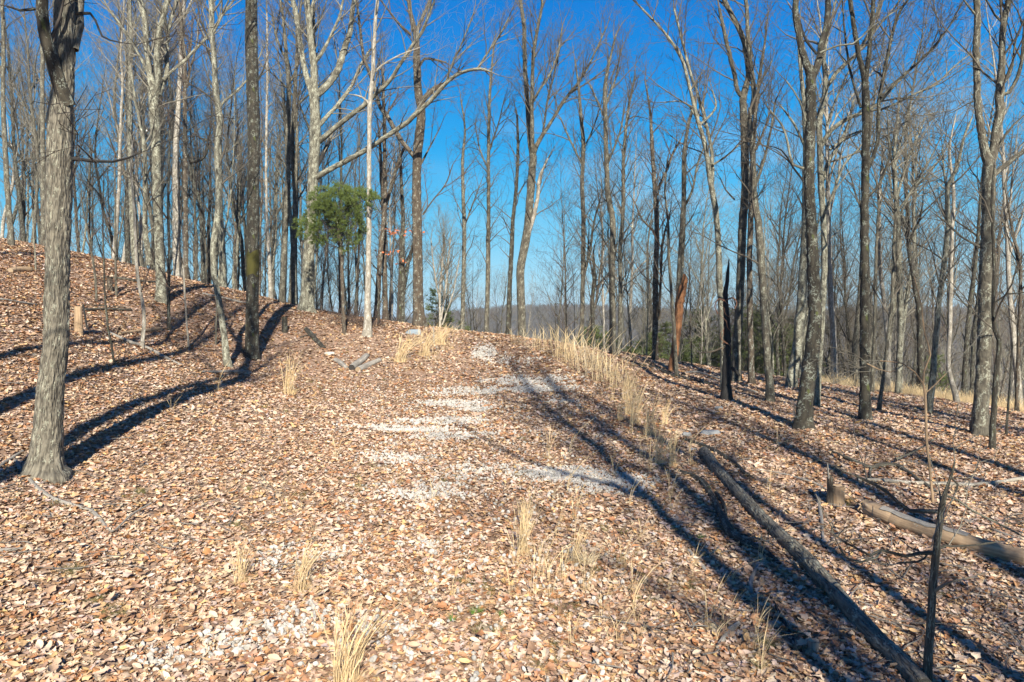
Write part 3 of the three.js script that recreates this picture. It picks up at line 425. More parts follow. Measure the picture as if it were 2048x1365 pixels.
// pale yellow sapling and the little dead tree, right foreground
hero({ name: 'sapling', label: 'pale yellowish young sapling rising before the thick right trunk', cat: 'sapling', bark: 'wood', t: '1867,1006,6 1860,940,6 1854,882,6 1852,830,6 1851,790,6 1847,767,5 1849,743,4 1861,710,4 1855,685,3 1849,666,3 1843,609,3 1829,555,2', stop: true, tw: 0.5, flare: 0.1, from: 0.5, twig: 'twigPale', g: { reach: 0.5 }, limbs: ['1852,787,4 1870,770,3 1893,747,2@-0.2', '1845,765,4 1830,745,3 1806,727,2 1760,722,1@-0.2', '1809,729,2 1780,745,2 1735,728,1@-0.3', '1866,985,2 1900,990,2 1930,972,1@-0.2'] });
hero({ name: 'dead_sapling', label: 'small dark dead tree with crooked side branches, lower right foreground', cat: 'dead tree', bark: 'grey', t: '1855,1370,20 1857,1310,18 1863,1235,17 1866,1175,17 1872,1111,17 1877,1070,15 1882,1029,14 1886,1004,13 1890,990,10 1896,972,7 1904,950,6 1910,925,4', stop: true, ring: 0.06, sides: 16, ridge: 0.003, flare: 0.12, tw: 0.8, from: 0.45, twig: 'twigPale', g: { reach: 0.3, max: 2 }, jit: 0.002,
  limbs: ['1876,1024,11 1850,1024,10 1820,1022,9 1795,1004,8 1781,990,8 1760,975,7 1739,965,7 1710,951,5@0.3', '1865,1106,10 1840,1108,8 1813,1113,8 1785,1106,7 1763,1100,6 1740,1112,6 1715,1098,5 1690,1085,4@-0.2', '1876,1098,7 1890,1092,6 1909,1093,5 1952,1091,3 1990,1085,2@0.2', '1888,990,6 1915,1002,5 1945,1022,5 1987,1043,4 2037,1068,3@0.1@pale', '1858,1105,4 1850,1118,4 1835,1125,3 1800,1127,2@-0.4', '1903,955,3 1916,970,2 1912,985,2', '1763,1101,3 1755,1115,2 1720,1125,2 1690,1115,1 1680,1095,1@-0.3@pale'] });

// ---------------------------------------------------------------- the crowd of trees behind: a few kinds, each copy a tree of its own
function kind(seed, o) {
  const r = rng(seed * 131 + 7), H = o.h, tr = new MB(), cr = new MB(), n = [], R = o.r, d = V(0, 1, 0), p = V(0, -0.6, 0); let k = Math.round(H / 1.4);
  n.push({ p: p.clone(), r: R * 1.25 });
  for (let i = 1; i <= k; i++) { d.x += gauss(r) * o.wig; d.z += gauss(r) * o.wig; d.x -= p.x * 0.015; d.z -= p.z * 0.015; d.y += 0.12; d.normalize(); p.addScaledVector(d, H / k); n.push({ p: p.clone(), r: R * Math.max(0.06, 1 - 0.93 * (i / k) ** 1.15) }); }
  const c = curve(n, 0.5, r, 0.01); tube(tr, c.pts, c.rad, 8, { u0: r() });
  const g = { ...G, dens: o.dens, max: o.max ?? 3, minR: o.minR ?? 0.0036, wob: 0.14, up: 0.05, reach: o.reach ?? 1 };
  for (let m = 0; m < o.limbs; m++) {
    const t = mix(o.low, 0.97, (m + r()) / o.limbs), f = t * (c.pts.length - 1), i = Math.floor(f), q = c.pts[i].clone().lerp(c.pts[Math.min(i + 1, c.pts.length - 1)], f - i), a = m * 2.4 + r(), ang = o.ang * (0.7 + 0.6 * r());
    const dir = V(Math.cos(a) * Math.sin(ang), Math.cos(ang), Math.sin(a) * Math.sin(ang)), L = o.L * mix(1.1, 0.45, (t - o.low) / (1 - o.low)) * (0.6 + 0.7 * r());
    const pts = [q.clone()], rad = [Math.min(c.rad[i] * 0.62, 0.085)], s = Math.max(3, Math.round(L / 0.6)), dd = dir.clone(), pp = q.clone();
    for (let j = 1; j <= s; j++) { dd.x += gauss(r) * 0.13; dd.y += gauss(r) * 0.1 + 0.05; dd.z += gauss(r) * 0.13; dd.normalize(); pp.addScaledVector(dd, L / s); pts.push(pp.clone()); rad.push(Math.max(0.008, rad[0] * (1 - 0.85 * j / s))); }
    tube(tr, pts, rad, 5, { u0: r(), uk: 1 }); spread(cr, pts, rad, 0, r, g, 0.1);
  }
  spread(cr, c.pts, c.rad, 0, r, { ...g, dens: [o.dens[0] * 0.7, ...o.dens.slice(1)] }, o.low * 0.75);
  return { trunk: smoothNormals(tr.geo()), crown: cr.geo(), R };
}
const D1 = [2.1, 3.2, 2.2];
const kinds = [
  kind(1, { h: 21, r: 0.17, wig: 0.035, limbs: 11, low: 0.42, ang: 0.65, L: 4, dens: D1 }), kind(2, { h: 19, r: 0.14, wig: 0.05, limbs: 10, low: 0.4, ang: 0.55, L: 4.2, dens: D1 }),
  kind(3, { h: 23, r: 0.2, wig: 0.03, limbs: 11, low: 0.5, ang: 0.6, L: 4.5, dens: D1 }), kind(4, { h: 16, r: 0.10, wig: 0.06, limbs: 9, low: 0.35, ang: 0.6, L: 3, dens: D1 }),
  kind(5, { h: 15, r: 0.11, wig: 0.09, limbs: 11, low: 0.25, ang: 0.55, L: 4.2, dens: [2.6, 3.6, 2.6] }), kind(6, { h: 12, r: 0.06, wig: 0.06, limbs: 9, low: 0.25, ang: 0.7, L: 2, dens: D1 }),
  kind(7, { h: 9, r: 0.04, wig: 0.08, limbs: 8, low: 0.2, ang: 0.75, L: 1.7, dens: D1 }), kind(8, { h: 17, r: 0.13, wig: 0.11, limbs: 10, low: 0.38, ang: 0.7, L: 4, dens: D1 })];
const bgBark = ['grey', 'pale', 'brown', 'dark', 'white', 'grey', 'pale', 'dark'], bgTwig = ['twig', 'twigPale', 'twigRed', 'twig', 'twigPale', 'twigPale', 'twigPale', 'twig'];
const placed = [], crowd = [];
function plant(k, bark, x, z, turn, s, label, group, lean = [0, 0], twig) {
  const g = thing('bare_tree', label, 'tree', onG(x, z), group); g.rotation.set(lean[0], turn, lean[1]); g.scale.setScalar(s);
  if (group !== 'bare trees whose shadows cross the ground') crowd.push({ g, x: CX + F * x / -z, adj: `${s * kinds[k].R > 0.13 ? 'stout' : s * kinds[k].R > 0.075 ? 'slim' : 'thin'} ${{ grey: 'grey', pale: 'pale', brown: 'brown', dark: 'dark', white: 'whitish' }[bark]}`, noun: 'tree' });
  mesh('trunk', kinds[k].trunk, M[bark], g); mesh('crown', kinds[k].crown, M[twig || 'twig'], g, 'stuff'); placed.push([x, z]); return g;
}
{
  const r = rng(4242);
  const zones = [ // px from-to, depth from-to, how many, kinds, size, label, group
    [0, 620, 31, 52, 84, [0, 1, 2, 3, 7, 5], [0.8, 1.15], 'slim bare tree in the crowd of trunks on and behind the left hill', 'bare trees crowding the left hill'],
    [600, 840, 33, 52, 20, [0, 1, 3, 4, 5], [0.7, 0.95], 'bare tree among the trunks behind the cedar and the spreading tree', 'bare trees behind the cedar'],
    [850, 1120, 33, 60, 18, [3, 4, 5, 6, 7], [0.55, 0.8], 'thin bare tree beyond the crest at the road end', 'thin trees beyond the road crest'],
    [1100, 1500, 27, 58, 32, [0, 1, 3, 4, 4, 5, 7], [0.75, 1.05], 'bare tree beyond the straw grass, in front of the far hill', 'bare trees in front of the far hill'],
    [1480, 2060, 23, 60, 74, [0, 1, 3, 4, 4, 5, 7], [0.75, 1.1], 'bare tree in the thick wood below the right slope', 'bare trees in the right hand wood'],
    [1100, 2060, 22, 34, 26, [5, 6, 6], [0.5, 0.85], 'thin young tree in the undergrowth along the right slope', 'young trees on the right slope'],
  ];
  for (const [p0, p1, d0, d1, n, ks, [s0, s1], label, group] of zones) for (let i = 0, tries = 0; i < n && tries < n * 30; tries++) {
    const D = mix(d0, d1, Math.sqrt(r())), px = mix(p0, p1, r()), x = (px - CX) / F * D, z = -D;
    if (placed.some(q => Math.hypot(q[0] - x, q[1] - z) < 1.1)) continue;
    const b = Math.floor(r() * bgBark.length);
    plant(ks[Math.floor(r() * ks.length)], bgBark[b], x, z, r() * 6.28, mix(s0, s1, r()), label, group, [gauss(r) * 0.035, gauss(r) * 0.035], bgTwig[b]); i++;
  }
  // trees outside the frame whose shadows fall across the leaves
  for (const [x, D, k, s, t] of [[5.1, -7, 2, 1.0, 0.4], [4.0, -3.6, 0, 0.95, 3.7], [4.6, -9, 4, 1.2, 1.1], [5.4, -2.5, 1, 0.95, 2.1], [7.6, -6, 0, 1.05, 4.0], [9.9, -3, 2, 0.95, 1.2], [12.4, 1, 1, 1, 3.3], [6.3, -13, 0, 1, 5.2], [14.6, 3.5, 0, 1, 0.9], [8.9, 0.5, 3, 1.1, 2.6], [-5.3, 1.6, 0, 1, 1.7], [-6.9, 4.4, 2, 0.9, 0.2], [-8.3, 5.6, 1, 1, 2.9], [-13.5, 8, 0, 1, 4.4], [11.5, -8, 4, 1.2, 0.3], [13.8, -4.5, 2, 1, 2.2], [16.5, -0.5, 0, 1, 4.1], [9.3, -11, 7, 1.1, 5.0], [15.5, -8, 1, 1.1, 1.5], [18.5, 3.5, 2, 1, 0.6], [10.9, 5, 3, 1, 5.5]])
    plant(k, 'grey', x, -D, t, s, 'bare tree outside the view, throwing its long shadow on the leaves', 'bare trees whose shadows cross the ground');
}
{ // the wood further off, seen as a mass
  const far = kind(21, { h: 15, r: 0.15, wig: 0.06, limbs: 9, low: 0.3, ang: 0.6, L: 4.2, dens: [1.5, 1.6, 0], max: 2, minR: 0.009 }), r = rng(99), list = [];
  const mk = (D, px, s) => { const x = (px - CX) / F * D, z = -D; list.push(new THREE.Matrix4().compose(onG(x, z), new THREE.Quaternion().setFromEuler(new THREE.Euler(0, r() * 6.28, gauss(r) * 0.05)), V(s, s * (0.9 + 0.3 * r()), s))); };
  for (let i = 0; i < 400; i++) mk(mix(62, 180, r()), mix(1450, 2300, r()), mix(0.6, 0.9, r()));
  for (let i = 0; i < 90; i++) mk(mix(100, 220, r()), mix(840, 1450, r()), mix(0.4, 0.6, r()));
  for (let i = 0; i < 130; i++) mk(mix(55, 110, r()), mix(-250, 700, r()), mix(0.8, 1.1, r()));
  const grp = thing('distant_wood', 'grey brown mass of distant bare trees low behind the slopes', 'woodland', V(0, 0, 0)); grp.userData.kind = 'stuff';
  const put = (name, geo, mat, L) => { const im = new THREE.InstancedMesh(geo, mat, L.length); L.forEach((m, i) => im.setMatrixAt(i, m)); im.name = name; im.userData.kind = 'stuff'; grp.add(im); };
  put('trunks', far.trunk, M.grey, list.filter((m, i) => i % 5 > 1)); put('trunks', far.trunk, M.pale, list.filter((m, i) => i % 5 < 2)); put('twigs', far.crown, M.twig, list.filter((m, i) => i % 2)); put('twigs', far.crown, M.twigPale, list.filter((m, i) => i % 2 === 0));
  // tops of the woods on the far hill
  const top = kind(22, { h: 11, r: 0.2, wig: 0.06, limbs: 6, low: 0.35, ang: 0.6, L: 4, dens: [1.1, 0, 0], max: 1, minR: 0.05 }), hl = [];
  for (let i = 0; i < 15000; i++) { const a = mix(-0.25, 0.75, r()), R = 300 + 420 * Math.sqrt(r()), x = Math.sin(a) * R, z = -Math.cos(a) * R, s = mix(0.6, 1.1, r()); hl.push(new THREE.Matrix4().compose(onG(x, z), new THREE.Quaternion().setFromAxisAngle(V(0, 1, 0), r() * 6.28), V(s, s, s))); }
  const hg = thing('hillside_forest', 'purplish grey leafless forest covering the far hill', 'forest', V(0, 0, 0)); hg.userData.kind = 'stuff';
  for (const [name, geo, mat] of [['trunks', top.trunk, M.grey], ['twigs', top.crown, M.twig]]) { const im = new THREE.InstancedMesh(geo, mat, hl.length); hl.forEach((m, i) => im.setMatrixAt(i, m)); im.name = name; im.userData.kind = 'stuff'; hg.add(im); }
}

// ---------------------------------------------------------------- evergreens
function spray(mb, p, dir, r, n, len, w) {           // a tuft of needles
  for (let k = 0; k < n; k++) {
    const d = turned(dir, 0.25 + 0.7 * r(), r, 0.1), s = V(gauss(r), gauss(r), gauss(r)).cross(d).normalize(), L = len * (0.6 + 0.7 * r()), nn = V().crossVectors(s, d);
    const a = mb.v(V().copy(p).addScaledVector(s, -w), nn), b = mb.v(V().copy(p).addScaledVector(s, w), nn), c = mb.v(V().copy(p).addScaledVector(d, L), nn); mb.i.push(a, b, c);
  }
}
{ // the cedar: round ragged crown on a thin crooked stem
  const h = hit(688, 668), D = h.D, r = rng(606), foot = h.p.clone(), g = thing('cedar_tree', 'small green cedar with a ragged round crown above the slope', 'evergreen tree', foot);
  const c = curve(parse('688,672,8 687,640,7 685,600,7 684,560,7 683,520,7 680,490,7 676,460,6 672,430,5 670,400,3').map(([x, y, w]) => ({ p: at(x, y, D), r: w * 0.5 / F * D })), 0.12, r, 0.008), tr = new MB();
  tube(tr, c.pts, c.rad, 9, { cap: true }); mesh('trunk', smoothNormals(tr.geo(foot)), M.brown, g);
  const br = new MB(), nd = new MB(), u = F / D;
  for (const [x, y, rx, ry, n] of [[622, 458, 26, 18, 34], [640, 430, 24, 20, 34], [648, 402, 28, 20, 40], [676, 388, 30, 15, 34], [668, 418, 30, 22, 50], [705, 402, 28, 18, 36], [732, 396, 20, 13, 22], [700, 432, 30, 20, 40], [666, 458, 34, 18, 44], [640, 478, 20, 9, 12], [700, 470, 20, 14, 18], [686, 490, 14, 10, 8], [607, 446, 12, 10, 9], [735, 418, 10, 8, 6], [716, 452, 14, 12, 10]])
    for (let k = 0; k < n; k++) {
      const q = V(gauss(r), gauss(r), gauss(r)).multiplyScalar(0.62); if (q.length() > 1) q.normalize();
      const p = at(x + q.x * rx, y + q.y * ry, D + q.z * 0.75), s = c.pts[Math.floor(mix(0.62, 0.98, r()) * (c.pts.length - 1))];
      const m = s.clone().lerp(p, 0.55); m.y -= 0.06; if (k % 3 === 0) { const cc = curve([{ p: s.clone(), r: 0.011 }, { p: m, r: 0.007 }, { p, r: 0.003 }], 0.15, r, 0.01); thinTube(br, cc.pts, cc.rad, 4); }
      const out = p.clone().sub(s).normalize(); out.y += 0.25; out.normalize();
      for (let j = 0; j < 17; j++) { const e = p.clone().addScaledVector(turned(out, 0.9, r, 0.15), 0.02 + 0.2 * r()); spray(nd, e, out, r, 9, 0.10, 0.0055); }
    }
  for (const [x, y, ex, ey] of [[683, 520, 660, 500], [684, 540, 712, 520], [684, 560, 662, 545], [683, 505, 720, 490]]) { const cc = curve([{ p: at(x, y, D), r: 0.012 }, { p: at((x + ex) / 2, (y + ey) / 2 + 4, D - 0.2), r: 0.008 }, { p: at(ex, ey, D - 0.35), r: 0.004 }], 0.1, r, 0.01); thinTube(br, cc.pts, cc.rad, 4); }
  mesh('branches', br.geo(foot), M.twigDark, g); mesh('crown', nd.geo(foot), M.cedar, g, 'stuff');
}
const pineKind = (seed, H) => {
  const r = rng(seed), tr = new MB(), nd = new MB(), n = []; for (let i = 0; i <= 6; i++) n.push({ p: V(gauss(r) * 0.03, H * i / 6 - 0.2, gauss(r) * 0.03), r: 0.018 * H * (1.05 - i / 6) });
  const c = curve(n, 0.5, r); tube(tr, c.pts, c.rad, 7);
  for (let y = 0.12 * H; y < H; y += 0.22 + 0.02 * H * r()) for (let k = 0, m = 5 + Math.floor(r() * 3); k < m; k++) {
    const a = r() * 6.28, L = H * 0.30 * Math.sqrt(1.05 - y / H) * (0.45 + 0.8 * r()) + 0.15, p0 = V(0, y, 0), p1 = V(Math.cos(a) * L, y + L * (0.15 + 0.35 * r()), Math.sin(a) * L);
    thinTube(tr, [p0, p1], [0.016, 0.005], 3); for (let t = 0.25; t <= 1; t += 0.13) spray(nd, p0.clone().lerp(p1, t).add(V(gauss(r), gauss(r), gauss(r)).multiplyScalar(0.06)), p1.clone().sub(p0).normalize(), r, 9, 0.2, 0.012);
  }
  return { trunk: smoothNormals(tr.geo()), foliage: nd.geo() };
};
{
  const ks = [pineKind(31, 5), pineKind(32, 3.2), pineKind(33, 8)], r = rng(35);
  const pine = (k, px, D, s, label, group) => { const g = thing('young_pine', label, 'evergreen tree', onG((px - CX) / F * D, -D), group); g.rotation.y = r() * 6.28; g.scale.setScalar(s); mesh('trunk', ks[k].trunk, M.brown, g); mesh('foliage', ks[k].foliage, M.pine, g, 'stuff'); if (group) crowd.push({ g, x: px, adj: 'green', noun: 'young pine' }); };
  pine(1, 872, 33, 0.75, 'small green pine at the crest just right of the tall brown trunk'); pine(1, 892, 34, 0.6, 'low bushy green pine left of the road end');
  const grow = (px, D, topPy, H, lo, hi) => clamp((at(px, topPy, D).y - ground((px - CX) / F * D, -D)) / H, lo, hi);
  for (let i = 0; i < 24; i++) { const px = mix(1150, 1370, r()), D = mix(33, 48, r()); pine(i % 2, px, D, grow(px, D, mix(650, 712, r()), [5, 3.2][i % 2], 0.16, 1.4), 'young green pine low behind the straw grass, before the far hill', 'young pines behind the straw grass'); }
  for (let i = 0; i < 22; i++) { const px = mix(1385, 1630, r()), D = mix(38, 58, r()); pine([0, 2][i % 2], px, D, grow(px, D, mix(612, 715, r()), [5, 8][i % 2], 0.2, 1.7), 'dark green pine in the wood behind the close trunks', 'pines in the right hand wood'); }
  pine(1, 1875, 26, 0.55, 'little green pine in the meadow grass by the bowed tree'); pine(1, 925, 36, 0.55, 'low green pine below the grey dark footed tree'); 
}

// ---------------------------------------------------------------- fallen logs, stumps, sticks
let woodSeed = 500;
function fallen(name, label, cat, path, mat, o = {}) {
  const r = rng(woodSeed++ * 31), q = parse(path), n = q.map(([x, y, w, up]) => { const h = hit(x, y), R = w * 0.46 / F * h.D; return { p: h.p.clone().add(V(0, R * (o.sink ?? 0.55) + (up || 0), 0)), r: R }; });
  const foot = n[0].p.clone(); foot.y -= n[0].r; const g = thing(name, label, cat, foot);
  const c = curve(n, o.ring || 0.08, r, o.jit ?? 0.004), m = new MB(), s1 = r() * 60, ru = o.rough ?? 0.1;
  tube(m, c.pts, c.rad, o.sides || 14, { cap: true, u0: r(), disp: (a, s, R, t) => R * (1 + ru * 2 * (noise(Math.cos(a) * 1.5 + s1, Math.sin(a) * 1.5, s * 2.5) - 0.5)) * (o.jag && t < 0.04 ? 0.55 + 0.6 * noise(a * 3, 2) : 1) });
  mesh(o.part || 'shaft', smoothNormals(m.geo(foot)), mat, g);
  const d = new MB(), T = c.pts[0].clone().sub(c.pts[1]).normalize(), N = V(0, 1, 0).addScaledVector(T, -T.y).normalize(), B = V().crossVectors(T, N), ctr = d.v(c.pts[0].clone().addScaledVector(T, 0.004 - (o.jag ? 0.03 : 0)), T), S = 14;
  for (let j = 0; j < S; j++) { const a = j / S * 6.283, R = c.rad[0] * (0.97 + 0.05 * Math.sin(j * 3)); d.v(c.pts[0].clone().addScaledVector(N, Math.cos(a) * R).addScaledVector(B, Math.sin(a) * R).addScaledVector(T, 0.003 + (o.jag ? 0.05 * r() : 0)), T); }
  for (let j = 0; j < S; j++) d.i.push(ctr, ctr + 1 + (j + 1) % S, ctr + 1 + j);
  mesh('end_face', smoothNormals(d.geo(foot)), o.end || M.endGrain, g);
  for (const b of o.side || []) { const k = parse(b).map(([x, y, w, up]) => { const h = hit(x, y), R = w * 0.5 / F * h.D; return { p: h.p.clone().add(V(0, R + (up || 0), 0)), r: R }; }), cc = curve(k, 0.06, r, 0.004), mm = new MB(); tube(mm, cc.pts, cc.rad, 6, { cap: true }); mesh('branch', smoothNormals(mm.geo(foot)), mat, g); }
  return { g, c, foot, r };
}
fallen('fallen_log', 'long grey barked log running down to the bottom right corner', 'log', '1408,911,23 1436,947,23 1468,985,24 1497,1015,25 1521,1042,27 1560,1080,29 1607,1124,32 1660,1184,35 1731,1266,38 1800,1336,40 1850,1390,42', M.oak, { sides: 28, ring: 0.04, sink: 0.7, rough: 0.05 });
fallen('fallen_limb', 'dark twisted limb lying left of the long grey log', 'branch', '1352,943,9 1385,955,12 1408,970,13 1418,987,14 1430,1008,15 1443,1035,17 1455,1058,20 1472,1082,21 1500,1095,19 1530,1108,15 1560,1130,10', M.dark, { sink: 0.5, rough: 0.16, side: ['1432,990,8 1447,1012,8 1452,1040,7', '1470,1075,8 1500,1075,6 1530,1082,5'] });
fallen('fallen_log', 'dark half sunk log just above the long grey log', 'log', '1372,882,9 1395,891,11 1418,899,12 1440,911,12 1470,930,11 1490,948,9 1510,962,7', M.dark, { sink: 0.35 });
{ // bare pale log with a grey sheet of bark still on its back
  const h = fallen('bare_log', 'pale barkless log with a broken end, right foreground', 'log', '1733,1026,36 1755,1036,37 1790,1050,36 1820,1061,35 1850,1071,34 1880,1080,36 1920,1090,36 1962,1104,36 2010,1117,36 2060,1131,36', M.wood, { sides: 22, ring: 0.05, sink: 0.6, jag: true, end: M.wood });
  const m = new MB(), a0 = 20, a1 = 40, P = h.c.pts.slice(6, Math.floor(h.c.pts.length * 0.72)), R = h.c.rad.slice(6, Math.floor(h.c.pts.length * 0.72)), N = V();
  const S = 9; P.forEach((p, i) => { const T = P[Math.min(i + 1, P.length - 1)].clone().sub(P[Math.max(0, i - 1)]).normalize(), up = V(0, 1, 0).addScaledVector(T, -T.y).normalize(), B = V().crossVectors(T, up), w = 0.75 + 0.35 * noise(i * 0.3, 4); for (let j = 0; j <= S; j++) { const a = mix(-w, w * 0.9, j / S) + 0.25; N.set(0, 0, 0).addScaledVector(up, Math.cos(a)).addScaledVector(B, -Math.sin(a)); m.v(p.clone().addScaledVector(N, R[i] * 1.1), N, j / S, i * 0.04); } });
  for (let i = 0; i < P.length - 1; i++) for (let j = 0; j < S; j++) { const a = i * (S + 1) + j, b = a + S + 1; m.i.push(a, b, b + 1, a, b + 1, a + 1); }
  const mt = M.greyWood.clone(); mt.side = THREE.DoubleSide; mesh('bark_sheet', smoothNormals(m.geo(h.foot)), mt, h.g).userData.label = 'grey bark left along the top';
}
fallen('fallen_pole', 'thin whitish fallen pole lying across behind the bare log', 'log', '1716,963,8 1760,965,9 1806,969,9 1850,971,9 1891,972,9 1940,974,9 1990,970,9 2048,961,9 2080,956,8', M.white, { sink: 0.9 });
fallen('fallen_limb', 'grey forked limb lying above the whitish pole', 'branch', '1660,905,5 1678,913,7 1710,926,8 1742,939,8 1765,934,9 1792,935,9 1815,948,9 1838,964,8 1866,982,7 1885,1000,5', M.grey, { sink: 1.1, side: ['1742,938,6 1740,955,5 1747,968,4', '1792,934,5,0.1 1830,930,4,0.2 1870,915,3,0.3'] });
fallen('dead_branch', 'thin pale dead branch lying left of the split stump', 'branch', '1566,950,4 1590,957,5 1610,963,6 1635,972,6 1652,980,5', M.greyWood, { sink: 1 });
fallen('dead_branch', 'short grey stick pointing down below the split stump', 'branch', '1635,990,8 1638,1010,8 1643,1040,8 1645,1060,7 1647,1085,6', M.greyWood, { sink: 0.9 });
fallen('dead_branch', 'black stick lying left of the lower long log', 'branch', '1540,1195,5 1552,1215,7 1568,1248,8 1585,1278,8 1602,1306,7', M.black, { sink: 0.8 });
fallen('dead_branch', 'short curved grey stick in the leaves between shadow bands', 'branch', '1518,1133,7 1508,1150,9 1502,1170,10 1503,1190,8', M.greyWood, { sink: 0.7 });
fallen('bark_piece', 'slab of grey bark lying on leaves at the lower right', 'bark piece', '1477,1248,10 1462,1262,14 1447,1280,14 1434,1298,9', M.greyWood, { sink: 0.25 });
fallen('dead_branch', 'short grey limb piece in the leaves, lower right of centre', 'branch', '1378,1103,8 1390,1118,10 1405,1135,10 1415,1148,7', M.greyWood, { sink: 0.3 });
fallen('dead_branch', 'broken grey branch stretching from the oak foot to the left', 'branch', '30,926,10 50,953,10 75,980,10 95,993,8 117,1005,9 150,1015,9 178,1023,8 197,1038,9 210,1055,8 217,1060,6', M.greyWood, { sink: 0.5, rough: 0.18, side: ['205,1052,4 225,1068,4,0.02 262,1046,4,0.08 302,1028,3,0.12', '178,1022,4 200,1018,3'] });
fallen('dead_branch', 'dead branch poking in at the left edge below the oak', 'branch', '-30,1107,8 0,1106,8 30,1103,7 60,1101,6 82,1102,4', M.greyWood, { sink: 1.3 });
fallen('dead_branch', 'grey stick slanting up to the left side of the oak foot', 'branch', '-10,945,6 10,928,7 28,916,6 45,905,5', M.greyWood, { sink: 1.2 });
fallen('dead_branch', 'thin tan twig pair lying right of the oak foot', 'branch', '153,902,4 165,912,4 180,923,4 197,936,3', M.wood, { sink: 1, side: ['165,900,2 180,912,2 192,928,2'] });
fallen('fallen_limb', 'straight thin limb lying behind the upright stump', 'branch', '168,622,5 200,621,6 230,622,6 262,622,5', M.grey, { sink: 1, side: ['165,612,3 200,613,3 250,616,2'] });
fallen('fallen_limb', 'long crooked limb lying across the slope under the saplings', 'branch', '218,668,6 240,678,6 262,688,7 283,694,7 310,707,7 335,720,6 364,734,5', M.greyWood, { sink: 0.9 });
fallen('fallen_log', 'rotten log with a yellow broken end on the left slope', 'log', '240,669,7 255,668,8 280,665,9 305,662,9 322,660,8', M.wood, { sink: 0.6, jag: true, side: ['255,668,3 240,660,3,0.05 232,668,2,0.02'] });
fallen('fallen_limb', 'whitish limb lying at the left edge of the slope', 'branch', '-20,598,6 5,602,6 35,607,6 72,612,5', M.white, { sink: 0.9 });
fallen('fallen_log', 'short mossy log high on the left hillside', 'log', '20,545,12 40,543,13 62,543,12', M.wood, { sink: 0.6 });
fallen('fallen_limb', 'dark limb lying high on the hill behind the saplings', 'branch', '205,556,5 240,560,6 285,566,6 320,566,4', M.grey, { sink: 1 });
fallen('fallen_limb', 'thin limb lying between winding tree and mossy trunk', 'branch', '404,589,4 430,595,5 460,602,5 492,609,4', M.greyWood, { sink: 1.1 });
fallen('fallen_limb', 'thin grey limb lying at the foot of the winding tree', 'branch', '402,746,5 440,747,7 470,746,7 500,745,4', M.greyWood, { sink: 0.8 });
fallen('fallen_log', 'old dark log lying downhill left of the two short logs', 'log', '612,661,10 625,675,11 640,691,10 648,698,8', M.dark, { sink: 0.5, side: ['600,677,3 615,672,3 633,671,3'] });
fallen('fallen_log', 'grey end of an old log just left of the two short logs', 'log', '670,722,9 680,728,11 692,738,10', M.greyWood, { sink: 0.5 });
fallen('short_log', 'left of two short cut logs lying by the road', 'log', '703,741,14 715,732,14 727,722,13 734,716,12', M.greyWood, { sides: 16, sink: 0.8, end: M.black });
fallen('short_log', 'right of two short cut logs lying by the road', 'log', '716,744,14 728,738,13 745,730,12 760,723,11', M.greyWood, { sides: 16, sink: 0.6 });
fallen('fallen_limb', 'thin dark limb lying along the right slope by the snag', 'branch', '1270,728,4 1310,738,5 1340,752,6 1380,762,6 1420,770,5', M.dark, { sink: 1 });
fallen('fallen_limb', 'pale limb lying on the slope right of the black snag', 'branch', '1360,750,4 1390,747,5 1425,756,5 1460,766,4', M.greyWood, { sink: 1.2 });
fallen('fallen_limb', 'pale short limb lying between snag and leaning trunk', 'branch', '1480,780,5 1497,783,6 1515,788,5', M.white, { sink: 1 });
fallen('fallen_limb', 'grey thin limb lying in the shade right of the wooded slope', 'branch', '1920,1040,5 1960,1052,6 2000,1068,6 2048,1085,5', M.greyWood, { sink: 1 });
fallen('dead_branch', 'slim pale twig crossing the dark limb by the long log', 'branch', '1455,1080,2 1480,1088,3,0.05 1520,1100,3,0.12 1545,1110,2,0.1', M.greyWood, { sink: 1.4, side: ['1530,1092,2,0.05 1565,1105,2,0.15 1610,1125,2,0.25'] });
{ // broken twigs strewn over the slopes
  const r = rng(808), m = new MB();
  for (let i = 0; i < 620; i++) {
    const left = r() < 0.35, px = left ? mix(-40, 620, r()) : mix(1230, 2090, r() ** 0.8), py = left ? mix(545, 1150, r()) : mix(760, 1365, r()), h = hit(px, py, 32); if (h.miss) continue;
    let a = r() * 6.28, L = mix(0.15, 0.8, r() * r()), n = 4, pts = [], rad = [], x = h.p.x, z = h.p.z, lift = r() < 0.3 ? 0.15 * r() : 0; const R = mix(0.0035, 0.010, r() * r());
    for (let k = 0; k <= n; k++) { pts.push(onG(x, z, 0.035 + R + lift * k / n)); rad.push(R * (1 - 0.6 * k / n)); a += gauss(r) * 0.3; x += Math.cos(a) * L / n; z += Math.sin(a) * L / n; }
    thinTube(m, pts, rad, 4); if (r() < 0.5) { const q = pts[2], b = a + 0.7; thinTube(m, [q, V(q.x + Math.cos(b) * L * 0.3, q.y + 0.03, q.z + Math.sin(b) * L * 0.3)], [R * 0.6, R * 0.3], 3); }
  }
  const o = mesh('fallen_twigs', m.geo(), M.greyWood, scene); tag(o, 'scatter of broken grey twigs lying in the leaves on both slopes', 'twigs', null, 'stuff');
}
